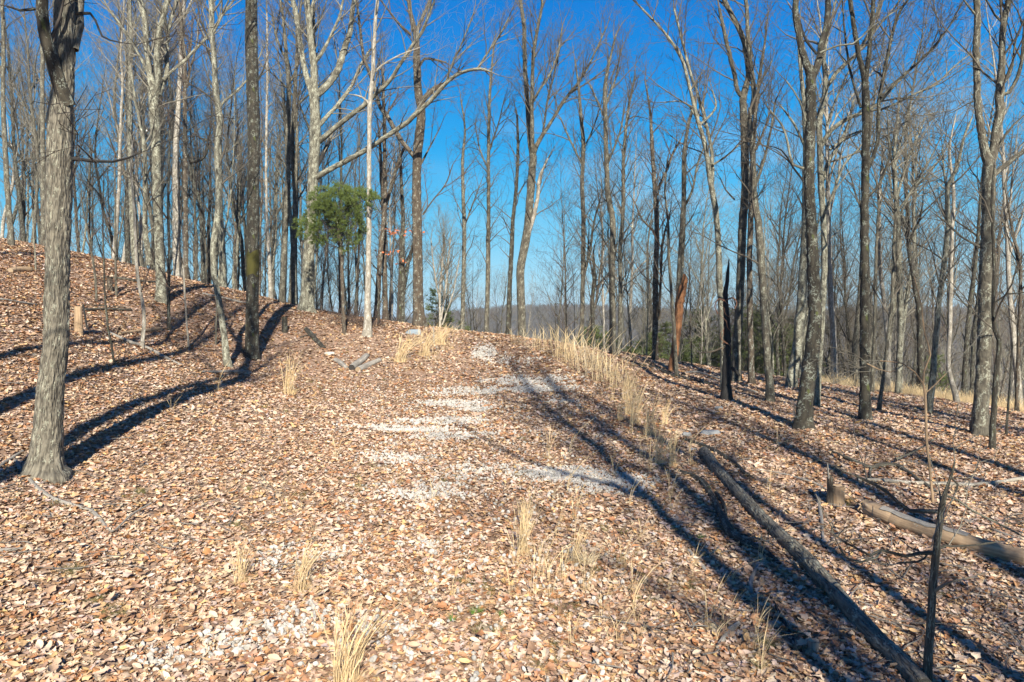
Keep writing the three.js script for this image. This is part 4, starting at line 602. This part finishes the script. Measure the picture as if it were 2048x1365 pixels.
// stumps
function stump(label, px, py, w, hPx, mat, o = {}) {
  const h = hit(px, py), D = h.D, R = w * 0.5 / F * D, H = hPx / F * D, r = rng(woodSeed++ * 17), g = thing('stump', label, 'stump', h.p), m = new MB(), pts = [], rad = [], n = 12;
  for (let i = 0; i <= n; i++) { const t = i / n; pts.push(V((o.lean || 0) * t * H, mix(-0.12, H, t), 0)); rad.push(R * (1 + 0.25 * Math.exp(-t * 6) - 0.06 * t)); }
  const s = r() * 50; tube(m, pts, rad, 16, { cap: false, disp: (a, y, q, t) => q * (1 + 0.16 * (noise(Math.cos(a) * 2 + s, Math.sin(a) * 2, y * 2) - 0.5)) });
  mesh('shaft', smoothNormals(m.geo()), mat, g);
  const d = new MB(), c = d.v(V((o.lean || 0) * H, H * (o.jag ? 0.94 : 0.995), 0), V(0, 1, 0)); for (let j = 0; j < 16; j++) { const a = j / 16 * 6.283; d.v(V((o.lean || 0) * H + Math.cos(a) * R * 0.95, H * (o.jag ? 0.95 + 0.14 * r() : 1.002), Math.sin(a) * R * 0.95), V(0, 1, 0)); } for (let j = 0; j < 16; j++) d.i.push(c, c + 1 + (j + 1) % 16, c + 1 + j);
  mesh('top_face', smoothNormals(d.geo()), o.top || M.wood, g); return { g, R, H, r, D };
}
stump('upright barkless stump standing right of the big oak', 157, 668, 15, 55, M.wood, { jag: true });
stump('dark round stump in the shadow left of the spreading tree', 569, 664, 12, 30, M.dark, {});
stump('small fibrous grey stump at the lower right', 1627, 1305, 22, 24, M.greyWood, { jag: true });
stump('short dark stub of a trunk on the left hillside', 219, 582, 11, 28, M.brown, { jag: true });
{ const s = stump('split stump, pale block with a dark tall splinter, right foreground', 1675, 1008, 28, 36, M.wood, { jag: true });
  const m = new MB(), R = s.R; tube(m, [V(-R * 1.1, -0.05, 0.02), V(-R * 1.12, s.H * 0.7, 0.02), V(-R * 1.1, s.H * 1.45, 0.0), V(-R * 1.05, s.H * 1.62, 0)], [R * 0.5, R * 0.46, R * 0.36, R * 0.05], 9, { disp: (a, y, q) => q * (0.85 + 0.4 * noise(a * 2, y * 5)) }); mesh('splinter', smoothNormals(m.geo()), M.brown, s.g);
  const t = new MB(); tube(t, [V(-R * 1.2, s.H * 1.2, 0), V(-R * 1.5, s.H * 1.75, 0.03), V(-R * 1.75, s.H * 2.3, 0.05)], [R * 0.16, R * 0.13, R * 0.09], 6, { cap: true }); mesh('spike', smoothNormals(t.geo()), M.greyWood, s.g); }
fallen('dead_branch', 'dark stick leaning beside the upright stump', 'branch', '174,661,4 172,658,4,0.12 169,655,4,0.35 166,652,4,0.5', M.black, { sink: 1 });
{ const h = hit(868, 690), g = thing('wooden_stake', 'thin wooden stake standing in straw grass by the road crest', 'stake', h.p), m = new MB(), H = 36 / F * h.D, s = new THREE.BoxGeometry(0.05, H + 0.2, 0.035); s.translate(0, H / 2 - 0.1, 0); mesh('shaft', s, M.greyWood, g); const c = new THREE.ConeGeometry(0.036, 0.05, 4); c.rotateY(Math.PI / 4); c.translate(0, H + 0.025, 0); mesh('tip', c, M.wood, g); g.rotation.z = 0.03; }
// rocks
const rockGeo = (seed, a, b, c) => { const g = new THREE.IcosahedronGeometry(1, 3), p = g.attributes.position, v = V(); for (let i = 0; i < p.count; i++) { v.fromBufferAttribute(p, i); const k = 0.75 + 0.5 * noise(v.x * 1.4 + seed, v.y * 1.4 + 9, v.z * 1.4 + seed) + 0.12 * noise(v.x * 4 + 40, v.y * 4 + seed, v.z * 4 + 40); p.setXYZ(i, v.x * k * a, clamp(v.y * k, -0.8, 0.75) * b, v.z * k * c); } g.computeVertexNormals(); return g; };
M.rock.bumpMap = dataTex(256, 256, (u, v) => { const h = fbm(u * 20, v * 20, 3, 20, 20); return [h, h, h]; }, false); M.rock.bumpScale = 0.01;
M.rockBlue = M.rock.clone(); M.rockBlue.color.setRGB(0.20, 0.25, 0.29);
[['grey blue boulder in the straw grass at the foot of the brown trunk', 826, 668, 14, 9, 'rockBlue'], ['long flat grey rock above the half sunk log', 1422, 868, 20, 7, 'rock'], ['brownish rock at the end of the half sunk log', 1374, 872, 9, 7, 'rock'], ['small grey rock near the foot of the snag', 1438, 820, 8, 7, 'rock'], ['white stone at the top end of the long log', 1386, 902, 9, 5, 'stone'], ['flat grey stone left of the two short logs', 659, 708, 9, 4, 'stone']].forEach(([l, x, y, a, b, m], i) => { const h = hit(x, y), u = h.D / F, g = mesh(numbered('rock'), rockGeo(i * 7.3 + 2, a * u, b * u * 1.3, a * u * 0.7), M[m], scene); g.position.copy(h.p); tag(g, l, 'rock'); });

// ---------------------------------------------------------------- gravel patches, leaf litter
const patches = [[968, 704, 0.45, 1.2, 0.8], [1060, 762, 1.5, 0.6, 0.8], [1085, 779, 1.2, 0.5, 0.9], [935, 785, 1.4, 0.5, 0.7], [905, 808, 1.0, 0.5, 0.9], [952, 820, 0.5, 0.4, 0.9], [885, 842, 1.1, 0.5, 1], [800, 860, 1.3, 0.32, 1.0], [900, 872, 1.0, 0.4, 0.8], [1120, 803, 0.5, 0.4, 0.7], [1120, 950, 0.75, 0.45, 1.15], [1225, 968, 0.65, 0.5, 1], [800, 918, 0.6, 0.4, 0.6], [860, 985, 0.7, 0.5, 0.65], [960, 940, 0.6, 0.6, 0.55], [560, 1120, 0.35, 0.4, 0.6], [640, 1110, 0.3, 0.25, 0.42], [600, 1245, 0.45, 0.35, 0.42], [330, 1312, 0.5, 0.28, 0.5], [780, 1260, 0.3, 0.25, 0.42], [870, 1090, 0.4, 0.3, 0.4], [450, 1290, 0.4, 0.3, 0.36], [1030, 722, 1.2, 0.7, 0.3]].map(([x, y, a, b, k]) => { const p = hit(x, y).p; return [p.x, p.z, a, b, k]; });
const gravelAt = (x, z) => { let m = 0; for (const [cx, cz, a, b, k] of patches) { const d = Math.hypot((x - cx) / a, (z - cz) / b); if (d < 1.5) m = Math.max(m, k * (1 - step(0.35, 1.35, d))); } return m * step(0.30, 0.66, fbm(x * 3.4 + 30, z * 3.4 + 30) * 0.85 + 0.32 * m); };
const leafShape = (seed, lobes, deep, asp, curl) => {  // a dry leaf: lobed outline, folded on its rib and curled
  const r = rng(seed), n = 16, mb = new MB(), up = V(0, 1, 0), pts = [], lift = (x, y) => curl[0] * x * x + curl[1] * y * y + curl[2] * x * y + 0.25 * Math.abs(x) * curl[3] + 0.06 * Math.sin(x * 7 + seed) * y;
  const rib = [-0.5, -0.17, 0.17, 0.5]; 
  for (const s of [-1, 1]) for (let i = 0; i <= n / 2; i++) { const t = i / (n / 2), y = mix(-0.5, 0.5, t), env = Math.sin(Math.PI * Math.min(0.97, t * 0.94 + 0.03)) ** 0.75 * asp, l = 1 - deep * (0.5 + 0.5 * Math.cos(t * Math.PI * 2 * lobes)) * (0.7 + 0.5 * r()); pts.push([s, env * 0.5 * Math.max(0.12, l), y + 0.05 * (l - 0.5)]); }
  for (const [s, w, y] of pts) { mb.v(V(0, lift(0, y), y), up); mb.v(V(s * w, lift(s * w, y), y + 0.03 * gauss(r)), up); }
  const m = n / 2 + 1; for (const o of [0, m * 2]) for (let i = 0; i < n / 2; i++) { const a = o + i * 2; mb.i.push(a, a + 1, a + 3, a, a + 3, a + 2); }
  return smoothNormals(mb.geo());
};
const leaves = [leafShape(1, 3, 0.72, 0.85, [0.7, 0.3, 0.3, 0.5]), leafShape(2, 2.5, 0.66, 1.0, [-0.7, -0.4, 0.4, -0.5]), leafShape(3, 0, 0, 0.55, [1.4, 0.7, -0.5, 1]), leafShape(4, 3.5, 0.66, 0.9, [0.5, -0.5, 0.5, 0.3]), leafShape(5, 2, 0.55, 0.95, [-0.4, 0.5, -0.5, -0.4]), leafShape(6, 3, 0.6, 0.7, [1.6, -0.4, 0.3, 1.2])];
const tones = [[0.46, 0.33, 0.23], [0.42, 0.29, 0.195], [0.50, 0.38, 0.275], [0.385, 0.25, 0.155], [0.36, 0.195, 0.10], [0.31, 0.145, 0.062], [0.43, 0.34, 0.265], [0.30, 0.185, 0.115], [0.20, 0.12, 0.072], [0.46, 0.30, 0.145], [0.42, 0.335, 0.27], [0.53, 0.42, 0.31]];
function leafColor(r, x, z, c) {
  const warm = fbm(x * 0.35 + 70, z * 0.35 + 70) + 0.25 * step(-6, -14, x) - 0.05; let k = r();
  k = k ** (warm > 0.5 ? 0.8 : 1.15); const order = [0, 2, 11, 6, 10, 1, 3, 0, 9, 4, 5, 7, 8], t = tones[order[Math.min(order.length - 1, Math.floor(k * order.length))]], b = 0.9 + 0.3 * r();
  return c.setRGB(t[0] * b, t[1] * b * (0.95 + 0.1 * r()), t[2] * b * (0.9 + 0.2 * r()));
}
{
  const r = rng(777), lists = leaves.map(() => []), q = new THREE.Quaternion(), e = new THREE.Euler(), c = new THREE.Color();
  const put = (x, z, s0) => {
    const tilt = 0.25, s = s0 * (0.5 + 0.65 * r() + 0.75 * r() ** 4); e.set(gauss(r) * tilt, r() * 6.28, gauss(r) * tilt, 'YXZ'); q.setFromEuler(e);
    return new THREE.Matrix4().compose(onG(x, z, 0.004 + 0.035 * r() * r()), q, V(s, s, s));
  };
  for (const [d0, d1, den, s0] of [[3.2, 8, 900, 0.066], [8, 13, 560, 0.074], [13, 20, 300, 0.090], [20, 34, 140, 0.115]]) {
    const A = 0.86 * (d1 * d1 - d0 * d0) + 3 * (d1 - d0), N = Math.round(A * den);
    for (let i = 0; i < N; i++) {
      const D = Math.sqrt(mix(d0 * d0, d1 * d1, r())), x = (r() * 2 - 1) * (0.86 * D + 1.5), z = -D, gv = gravelAt(x, z);
      if (r() < gv * 0.6) continue;
      lists[Math.floor(r() * leaves.length)].push([put(x, z, s0), leafColor(r, x, z, c).getHex(THREE.LinearSRGBColorSpace), x, z, c.clone()]);
    }
  }
  const grp = thing('leaf_litter', 'pinkish brown carpet of fallen dry leaves over the whole ground', 'leaves', V(0, 0, 0)); grp.userData.kind = 'stuff';
  leaves.forEach((g, k) => { const L = lists[k], im = new THREE.InstancedMesh(g, M.leaf, L.length); L.forEach(([m, , , , col], i) => { im.setMatrixAt(i, m); im.setColorAt(i, col); }); im.name = 'leaves'; im.userData.kind = 'stuff'; grp.add(im); });
  // the nearest big leaves, one by one
  const mats = tones.map((t, i) => flat('dry leaf tone', ...t, 0.7, { side: THREE.DoubleSide }));
  for (let i = 0; i < 300; i++) { const D = mix(4.9, 7.2, r()), x = (r() * 2 - 1) * 0.74 * D, z = -D; const m = mesh('leaf', leaves[Math.floor(r() * leaves.length)], mats[Math.floor(r() ** 1.3 * mats.length)], M.groundMesh), s = 0.075 + 0.04 * r(); m.name = numbered('leaf'); e.set(gauss(r) * 0.3, r() * 6.28, gauss(r) * 0.3, 'YXZ'); m.rotation.copy(e); m.position.copy(onG(x, z, 0.045 + 0.02 * r())); m.scale.setScalar(s); }
  // stones
  const sg = [1, 2, 3].map(k => { const g = new THREE.IcosahedronGeometry(0.5, 1), p = g.attributes.position, v = V(); for (let i = 0; i < p.count; i++) { v.fromBufferAttribute(p, i); const f = 0.65 + 0.75 * noise(v.x * 3 + k * 9, v.y * 3 + 20, v.z * 3 + k * 5); p.setXYZ(i, v.x * f * 1.25, v.y * f * 0.75, v.z * f); } g.computeVertexNormals(); return g; });
  const st = sg.map(() => []), gg = thing('gravel', 'patches of pale crushed stone showing along the road', 'gravel', V(0, 0, 0)); gg.userData.kind = 'stuff';
  for (const [cx, cz, a, b] of patches) { const N = Math.round(a * b * 9 * (cz < -14 ? 420 : 800)); for (let i = 0; i < N; i++) { const x = cx + (r() * 2 - 1) * a * 1.5, z = cz + (r() * 2 - 1) * b * 1.5; if (r() > gravelAt(x, z) * 1.15) continue; const s = (0.02 + 0.034 * r() ** 2) * (z < -14 ? 1.35 : 1); e.set(r() * 6, r() * 6, r() * 6); q.setFromEuler(e); const v = 0.75 + 0.5 * r(); st[i % 3].push([new THREE.Matrix4().compose(onG(x, z, 0.008 + s * 0.2), q, V(s, s * 0.8, s)), c.clone().setRGB(v, v * (0.98 + 0.03 * r()), v * (0.95 + 0.08 * r()))]); } }
  for (let i = 0; i < 1500; i++) { const D = mix(5, 24, r()), x = mix(-0.28, 0.14, r()) * D * 0.9 + gauss(r) * 0.4, z = -D, s = 0.02 + 0.03 * r(); e.set(r() * 6, r() * 6, r() * 6); q.setFromEuler(e); const v = 0.7 + 0.5 * r(); st[i % 3].push([new THREE.Matrix4().compose(onG(x, z, 0.03), q, V(s, s, s)), new THREE.Color().setRGB(v, v, v)]); }
  sg.forEach((g, k) => { const im = new THREE.InstancedMesh(g, M.stone, st[k].length); st[k].forEach(([m, col], i) => { im.setMatrixAt(i, m); im.setColorAt(i, col); }); im.name = 'stones'; im.userData.kind = 'stuff'; gg.add(im); });
}

// ---------------------------------------------------------------- grass
function clumpGeo(seed, n, H, lean, spreadR, tuft, w0 = 0.0042) {   // tall dry stems and a curled tuft at the foot
  const r = rng(seed * 77), mb = new MB();
  const blade = (x, z, h, lx, lz, w, droop, plume) => {
    const S = 5, a = r() * 3.14, sx = Math.cos(a), sz = Math.sin(a), nn = V(-sz, 0.3, sx).normalize(), b0 = mb.count;
    for (let i = 0; i <= S; i++) { const t = i / S, bend = t * t, y = h * (t - droop * bend * 0.5), cx = x + lx * bend * h, cz = z + lz * bend * h, ww = w * (plume && t > 0.55 && t < 0.95 ? 1.7 : 1 - 0.75 * t); mb.v(V(cx - sx * ww, y, cz - sz * ww), nn); mb.v(V(cx + sx * ww, y, cz + sz * ww), nn); }
    for (let i = 0; i < S; i++) { const q = b0 + i * 2; mb.i.push(q, q + 1, q + 3, q, q + 3, q + 2); }
  };
  for (let k = 0; k < n; k++) { const a = r() * 6.28, d = spreadR * Math.sqrt(r()), h = H * (0.4 + 0.65 * r()); blade(Math.cos(a) * d, Math.sin(a) * d, h, lean + gauss(r) * 0.19 + Math.cos(a) * 0.1, gauss(r) * 0.2, w0 * (0.7 + 0.6 * r()), 0.1, r() < 0.7); }
  for (let k = 0; k < tuft; k++) { const a = r() * 6.28, d = spreadR * 1.1 * Math.sqrt(r()); blade(Math.cos(a) * d, Math.sin(a) * d, H * (0.12 + 0.2 * r()), Math.cos(a) * 1.1, Math.sin(a) * 1.1, w0 * 0.9, 0.9, false); }
  return mb.geo();
}
const strawKinds = [clumpGeo(1, 48, 1, 0.12, 0.11, 80, 0.0031), clumpGeo(2, 62, 1, 0.36, 0.12, 90, 0.0031), clumpGeo(3, 88, 1, 0.24, 0.14, 130, 0.0031), clumpGeo(4, 11, 1, 0.14, 0.07, 24, 0.0031), clumpGeo(5, 30, 1, 0.07, 0.30, 30, 0.0036), clumpGeo(6, 3, 1, 0.2, 0.02, 4, 0.005)];
{
  const r = rng(31415);
  const straw = (px, py, hPx, k, label, group, mat = 'straw', wide = 1) => { const h = hit(px, py); if (h.miss) { console.log('grass off the land', px, py); return; } const s = hPx / F * h.D, m = mesh(numbered('grass_clump'), strawKinds[k], M[mat], scene); m.position.copy(h.p); m.position.y -= 0.01; m.scale.set(Math.max(0.5, s) * wide, s, Math.max(0.5, s) * wide); m.rotation.y = gauss(r) * 0.25; tag(m, label, 'grass', group); };
  straw(480, 1168, 112, 0, 'upright straw clump in the lower left of the road');
  straw(601, 1182, 125, 1, 'straw clump leaning right, left of the road middle');
  straw(693, 1368, 200, 2, 'tallest straw clump at the bottom edge');
  straw(306, 1258, 80, 3, 'few straw stems at the lower left');
  straw(578, 790, 100, 0, 'straw clump below the dark round stump'); straw(800, 724, 62, 1, 'leaning straw clump left of the wooden stake', null, 'straw', 1.6); straw(848, 712, 62, 1, 'straw clump just below the grey boulder', null, 'straw', 1.6); straw(880, 690, 50, 2, 'straw clump round the wooden stake', null, 'straw', 1.5);
  straw(1046, 1110, 135, 0, 'tall straw stems in the middle of the road', null, 'straw', 0.8); straw(1066, 1190, 140, 3, 'sparse tall stems below the middle road clump'); straw(1150, 1130, 105, 1, 'straw leaning right beside the pale low tuft', null, 'straw', 0.7);
  straw(1268, 1215, 150, 5, 'lone tall stem right of the road'); straw(905, 1195, 150, 5, 'lone leaning stem left of the middle clump'); straw(960, 1345, 115, 5, 'lone leaning stem at the bottom centre'); straw(1415, 1258, 130, 3, 'thin stems by the slab of bark'); straw(1520, 1345, 150, 3, 'thin stems at the lower right by the black stick'); straw(1345, 935, 105, 0, 'straw clump left of the white stone', null, 'straw', 0.7);
  straw(1555, 892, 62, 3, 'straw stems left of the dark forked tree'); straw(1592, 850, 70, 0, 'grey straw tuft at the foot of the dark forked tree', null, 'strawPale', 0.9); straw(432, 782, 75, 3, 'straw stems at the foot of the winding tree'); straw(672, 918, 62, 3, 'thin straw left of the widest gravel patch'); straw(866, 1005, 70, 3, 'sparse stems beside the small middle gravel'); straw(555, 992, 45, 3, 'short stems on the leaves, left of the road');
  for (const [x, y, h] of [[1035, 690, 32], [1062, 694, 36], [1085, 700, 42], [1108, 708, 52], [1125, 714, 58], [1140, 722, 66], [1160, 733, 72], [1178, 742, 72], [1198, 754, 74], [1222, 764, 76], [1170, 738, 60], [1130, 717, 50], [1210, 760, 64], [1246, 776, 66]]) straw(x, y, h * 1.2, 4, 'dense straw clump in the row along the right road edge', 'straw clumps along the road edge', r() < 0.5 ? 'straw' : 'strawPale', 1.25);
  for (const [x, y, h] of [[1252, 800, 78], [1275, 828, 88], [1262, 868, 96], [1290, 880, 92], [1312, 902, 80], [1330, 850, 66], [1240, 840, 60], [1300, 940, 84], [1225, 800, 66], [1282, 915, 70], [1270, 850, 100], [1300, 870, 100], [1318, 930, 90], [1258, 830, 84]]) straw(x, y, h, r() < 0.5 ? 3 : 0, 'thin straw clump on the bank right of the road', 'thin straw clumps on the right bank', 'straw', 0.9);
  for (const [x, y, h] of [[830, 690, 40], [865, 720, 40], [895, 700, 36], [812, 700, 40], [902, 672, 30], [852, 688, 44]]) straw(x, y, h, 4, 'straw clump in the drift left of the road crest', 'straw clumps left of the road crest', 'straw', 1.2);
  for (const [x, y, h, k] of [[1030, 1135, 120, 3], [1082, 1155, 110, 3], [1102, 1195, 120, 3], [1048, 1062, 90, 0], [1172, 1185, 130, 3], [1060, 1030, 80, 3], [1125, 1160, 100, 3], [1020, 1190, 90, 3]]) straw(x, y, h, k, 'wispy straw stems in the middle of the road', 'wispy stems in the middle of the road', 'straw', 0.9);
  for (let i = 0; i < 44; i++) straw(mix(1060, 1560, r()), mix(900, 1300, r()), mix(50, 110, r()), r() < 0.6 ? 5 : 3, 'few thin dry stems standing in the leaves', 'scattered thin dry stems');
  for (let i = 0; i < 16; i++) straw(mix(250, 1000, r()), mix(820, 1300, r()), mix(25, 50, r()), 3, 'short dry stems among the leaves left of the road', 'short stems left of the road');
  const tuft = clumpGeo(9, 0, 1, 0, 0.09, 120, 0.006), pt = hit(1172, 1128); const pm = mesh(numbered('grass_tuft'), tuft, M.strawPale, scene); pm.position.copy(pt.p); pm.scale.setScalar(0.75); tag(pm, 'pale low tuft of dead grass right of the middle stems', 'grass');
  // meadow beyond the right slope, low olive grass in the leaves
  const mass = (name, label, geo, mat, list) => { const im = new THREE.InstancedMesh(geo, mat, list.length); list.forEach((m, i) => im.setMatrixAt(i, m)); im.name = name; scene.add(im); tag(im, label, 'grass', null, 'stuff'); };
  const L = [], e = new THREE.Quaternion(), up = V(0, 1, 0);
  for (let i = 0; i < 800; i++) { const D = mix(19, 28, r()), px = mix(1640, 2140, r()), x = (px - CX) / F * D; if (D < 19.2 + (2048 - px) / 160 + 2 * noise(px / 40, D)) continue; const s = mix(0.22, 0.55, r()); L.push(new THREE.Matrix4().compose(onG(x, -D), e.setFromAxisAngle(up, r() * 6.28).clone(), V(s, s, s))); }
  mass('meadow_grass', 'golden dry meadow grass beyond the right slope', strawKinds[4], M.straw, L);
  const low = clumpGeo(12, 0, 1, 0, 0.10, 60, 0.004), O = [], Gn = [];
  for (const [x, y] of [[280, 990], [265, 1000], [470, 1060], [120, 1010], [150, 1150], [190, 1200], [210, 1235], [230, 1225], [120, 1150], [760, 940], [730, 965], [700, 960], [745, 975], [600, 1000], [500, 985], [1040, 950], [900, 960], [1220, 1065], [1260, 1120], [1285, 1200], [1310, 1160], [1130, 1230], [1190, 1150], [1100, 1300], [960, 1260], [985, 1180], [930, 1170], [1380, 1175], [1520, 1330], [1540, 1300], [1090, 1330], [620, 760], [570, 770], [660, 770], [720, 745], [780, 760], [640, 780], [590, 820], [690, 800], [1885, 1190], [1660, 1000], [1690, 1012], [1140, 840], [1110, 815], [1060, 880], [545, 820], [520, 735]]) for (let k = 0; k < 3; k++) { const h = hit(x + gauss(r) * 14, y + gauss(r) * 6), s = mix(0.22, 0.45, r()); O.push(new THREE.Matrix4().compose(h.p, e.setFromAxisAngle(up, r() * 6.28).clone(), V(s, s, s))); }
  for (const [x, y] of [[948, 1232], [960, 1228], [905, 1245], [1000, 1235], [1400, 1080]]) { const h = hit(x, y); Gn.push(new THREE.Matrix4().compose(h.p.add(V(0, 0.02, 0)), e.setFromAxisAngle(up, r() * 6.28).clone(), V(0.28, 0.28, 0.28))); }
  mass('low_grass', 'dull olive grass tufts showing through the leaves', low, M.olive, O);
  mass('fresh_grass', 'bright green grass sprigs near the bottom centre', low, M.greenGrass, Gn);
}
{ // last red oak leaves hanging on twigs, and the brush heap under the white tree
  const r = rng(55), mats = flat('hanging rusty leaf', 0.42, 0.13, 0.05, 0.8, { side: THREE.DoubleSide });
  const foot = onG((795 - CX) / F * 29, -29), g = thing('oak_sapling', 'thin twiggy sapling still holding a few rusty leaves', 'sapling', foot), m = new MB(), tw = new MB();
  const c = curve(parse('795,650,4 796,600,4 798,540,3 800,480,3 804,440,2').map(([x, y, w]) => ({ p: at(x, y, 29), r: w * 0.5 / F * 29 })), 0.2, r, 0.01); tube(tw, c.pts, c.rad, 5); spread(tw, c.pts, c.rad, 0, r, { ...G, reach: 0.7 }, 0.3); mesh('stem', tw.geo(foot), M.twigDark, g);
  const L = []; for (const [x, y, w, n] of [[805, 463, 18, 26], [775, 507, 14, 16], [800, 520, 8, 6], [790, 462, 12, 12]]) for (let k = 0; k < n; k++) L.push(at(x + gauss(r) * w, y + gauss(r) * 4, 29 + gauss(r) * 0.3));
  L.forEach(p => { const l = mesh('leaf', leaves[Math.floor(r() * 6)], mats, g); l.position.copy(p).sub(foot); l.rotation.set(r() * 6, r() * 6, r() * 6); l.scale.setScalar(0.1 + 0.05 * r()); });
  const h = hit(712, 650), b = thing('brush_heap', 'heap of dark brush between cedar stem and white trunk', 'brush heap', h.p), bm = new MB();
  for (let k = 0; k < 150; k++) { const x = gauss(r) * 0.6, z = gauss(r) * 0.35; shoot(bm, V(x, ground(h.p.x + x, h.p.z + z) - h.p.y, z), V(gauss(r) * 0.6, 0.5 + 0.5 * r(), gauss(r) * 0.6).normalize(), 0.3 + 0.6 * r(), 0.007, 2, r, G); }
  mesh('branches', bm.geo(), M.twigRed, b, 'stuff');
}

{ // tell the trees of the crowd apart: by girth and bark, by the two traced trees they show between, then by order
  const posts = [[-400, 'left picture edge'], [92, 'big oak'], [318, 'pale double tree'], [432, 'winding tree'], [505, 'mossy trunk'], [620, 'spreading tree'], [738, 'white tree'], [836, 'tall brown trunk'], [926, 'dark footed tree'], [1048, 'forked centre tree'], [1166, 'straight grey tree'], [1224, 'twin grey tree'], [1311, 'brown forking tree'], [1358, 'rotten orange trunk'], [1452, 'black snag'], [1500, 'three close trunks'], [1622, 'dark forked tree'], [1730, 'straight dark trunk'], [1797, 'pale cluster'], [1885, 'bowed tree'], [1972, 'thick double trunk'], [2500, 'right picture edge']];
  const ords = ['first', 'second', 'third', 'fourth', 'fifth', 'sixth', 'seventh', 'eighth', 'ninth', 'tenth', 'eleventh', 'twelfth', 'thirteenth', 'fourteenth', 'fifteenth', 'sixteenth', 'seventeenth', 'eighteenth'], by = {};
  for (const c of crowd) { const k = posts.findIndex(p => p[0] > c.x); const key = `${c.adj} ${c.noun}|between ${posts[k - 1][1]} and ${posts[k][1]}`; (by[key] ||= []).push(c); }
  for (const [key, L] of Object.entries(by)) { L.sort((a, b) => a.x - b.x); const [what, where] = key.split('|'); L.forEach((c, i) => { c.g.userData.label = L.length === 1 ? `${what} ${where}` : `${ords[i]} from left of ${what}s ${where}`; }); }
  const rows = {}; scene.children.forEach(o => { if (o.name.startsWith('grass_clump') && o.userData.group && !/scattered|short/.test(o.userData.group)) (rows[o.userData.label] ||= []).push(o); });
  for (const [l, L] of Object.entries(rows)) { L.sort((a, b) => a.position.x / -a.position.z - b.position.x / -b.position.z); L.forEach((o, i) => { o.userData.label = `${ords[i]} from left: ${l}`; }); }
}
scene.traverse(o => { if (o.isMesh) { o.castShadow = true; o.receiveShadow = true; } });
let tris = 0, seen = new Set(), uniq = 0; scene.traverse(o => { if (o.isMesh && !seen.has(o.geometry)) { seen.add(o.geometry); uniq += o.geometry.index ? o.geometry.index.count / 3 : 0; } }); scene.traverse(o => { if (o.isMesh && !o.isInstancedMesh) tris += o.geometry.index ? o.geometry.index.count / 3 : o.geometry.attributes.position.count / 3; });
console.log('triangles', Math.round(uniq / 1000) + 'k, with clones', Math.round(tris / 1000) + 'k');
renderer.render(scene, camera);
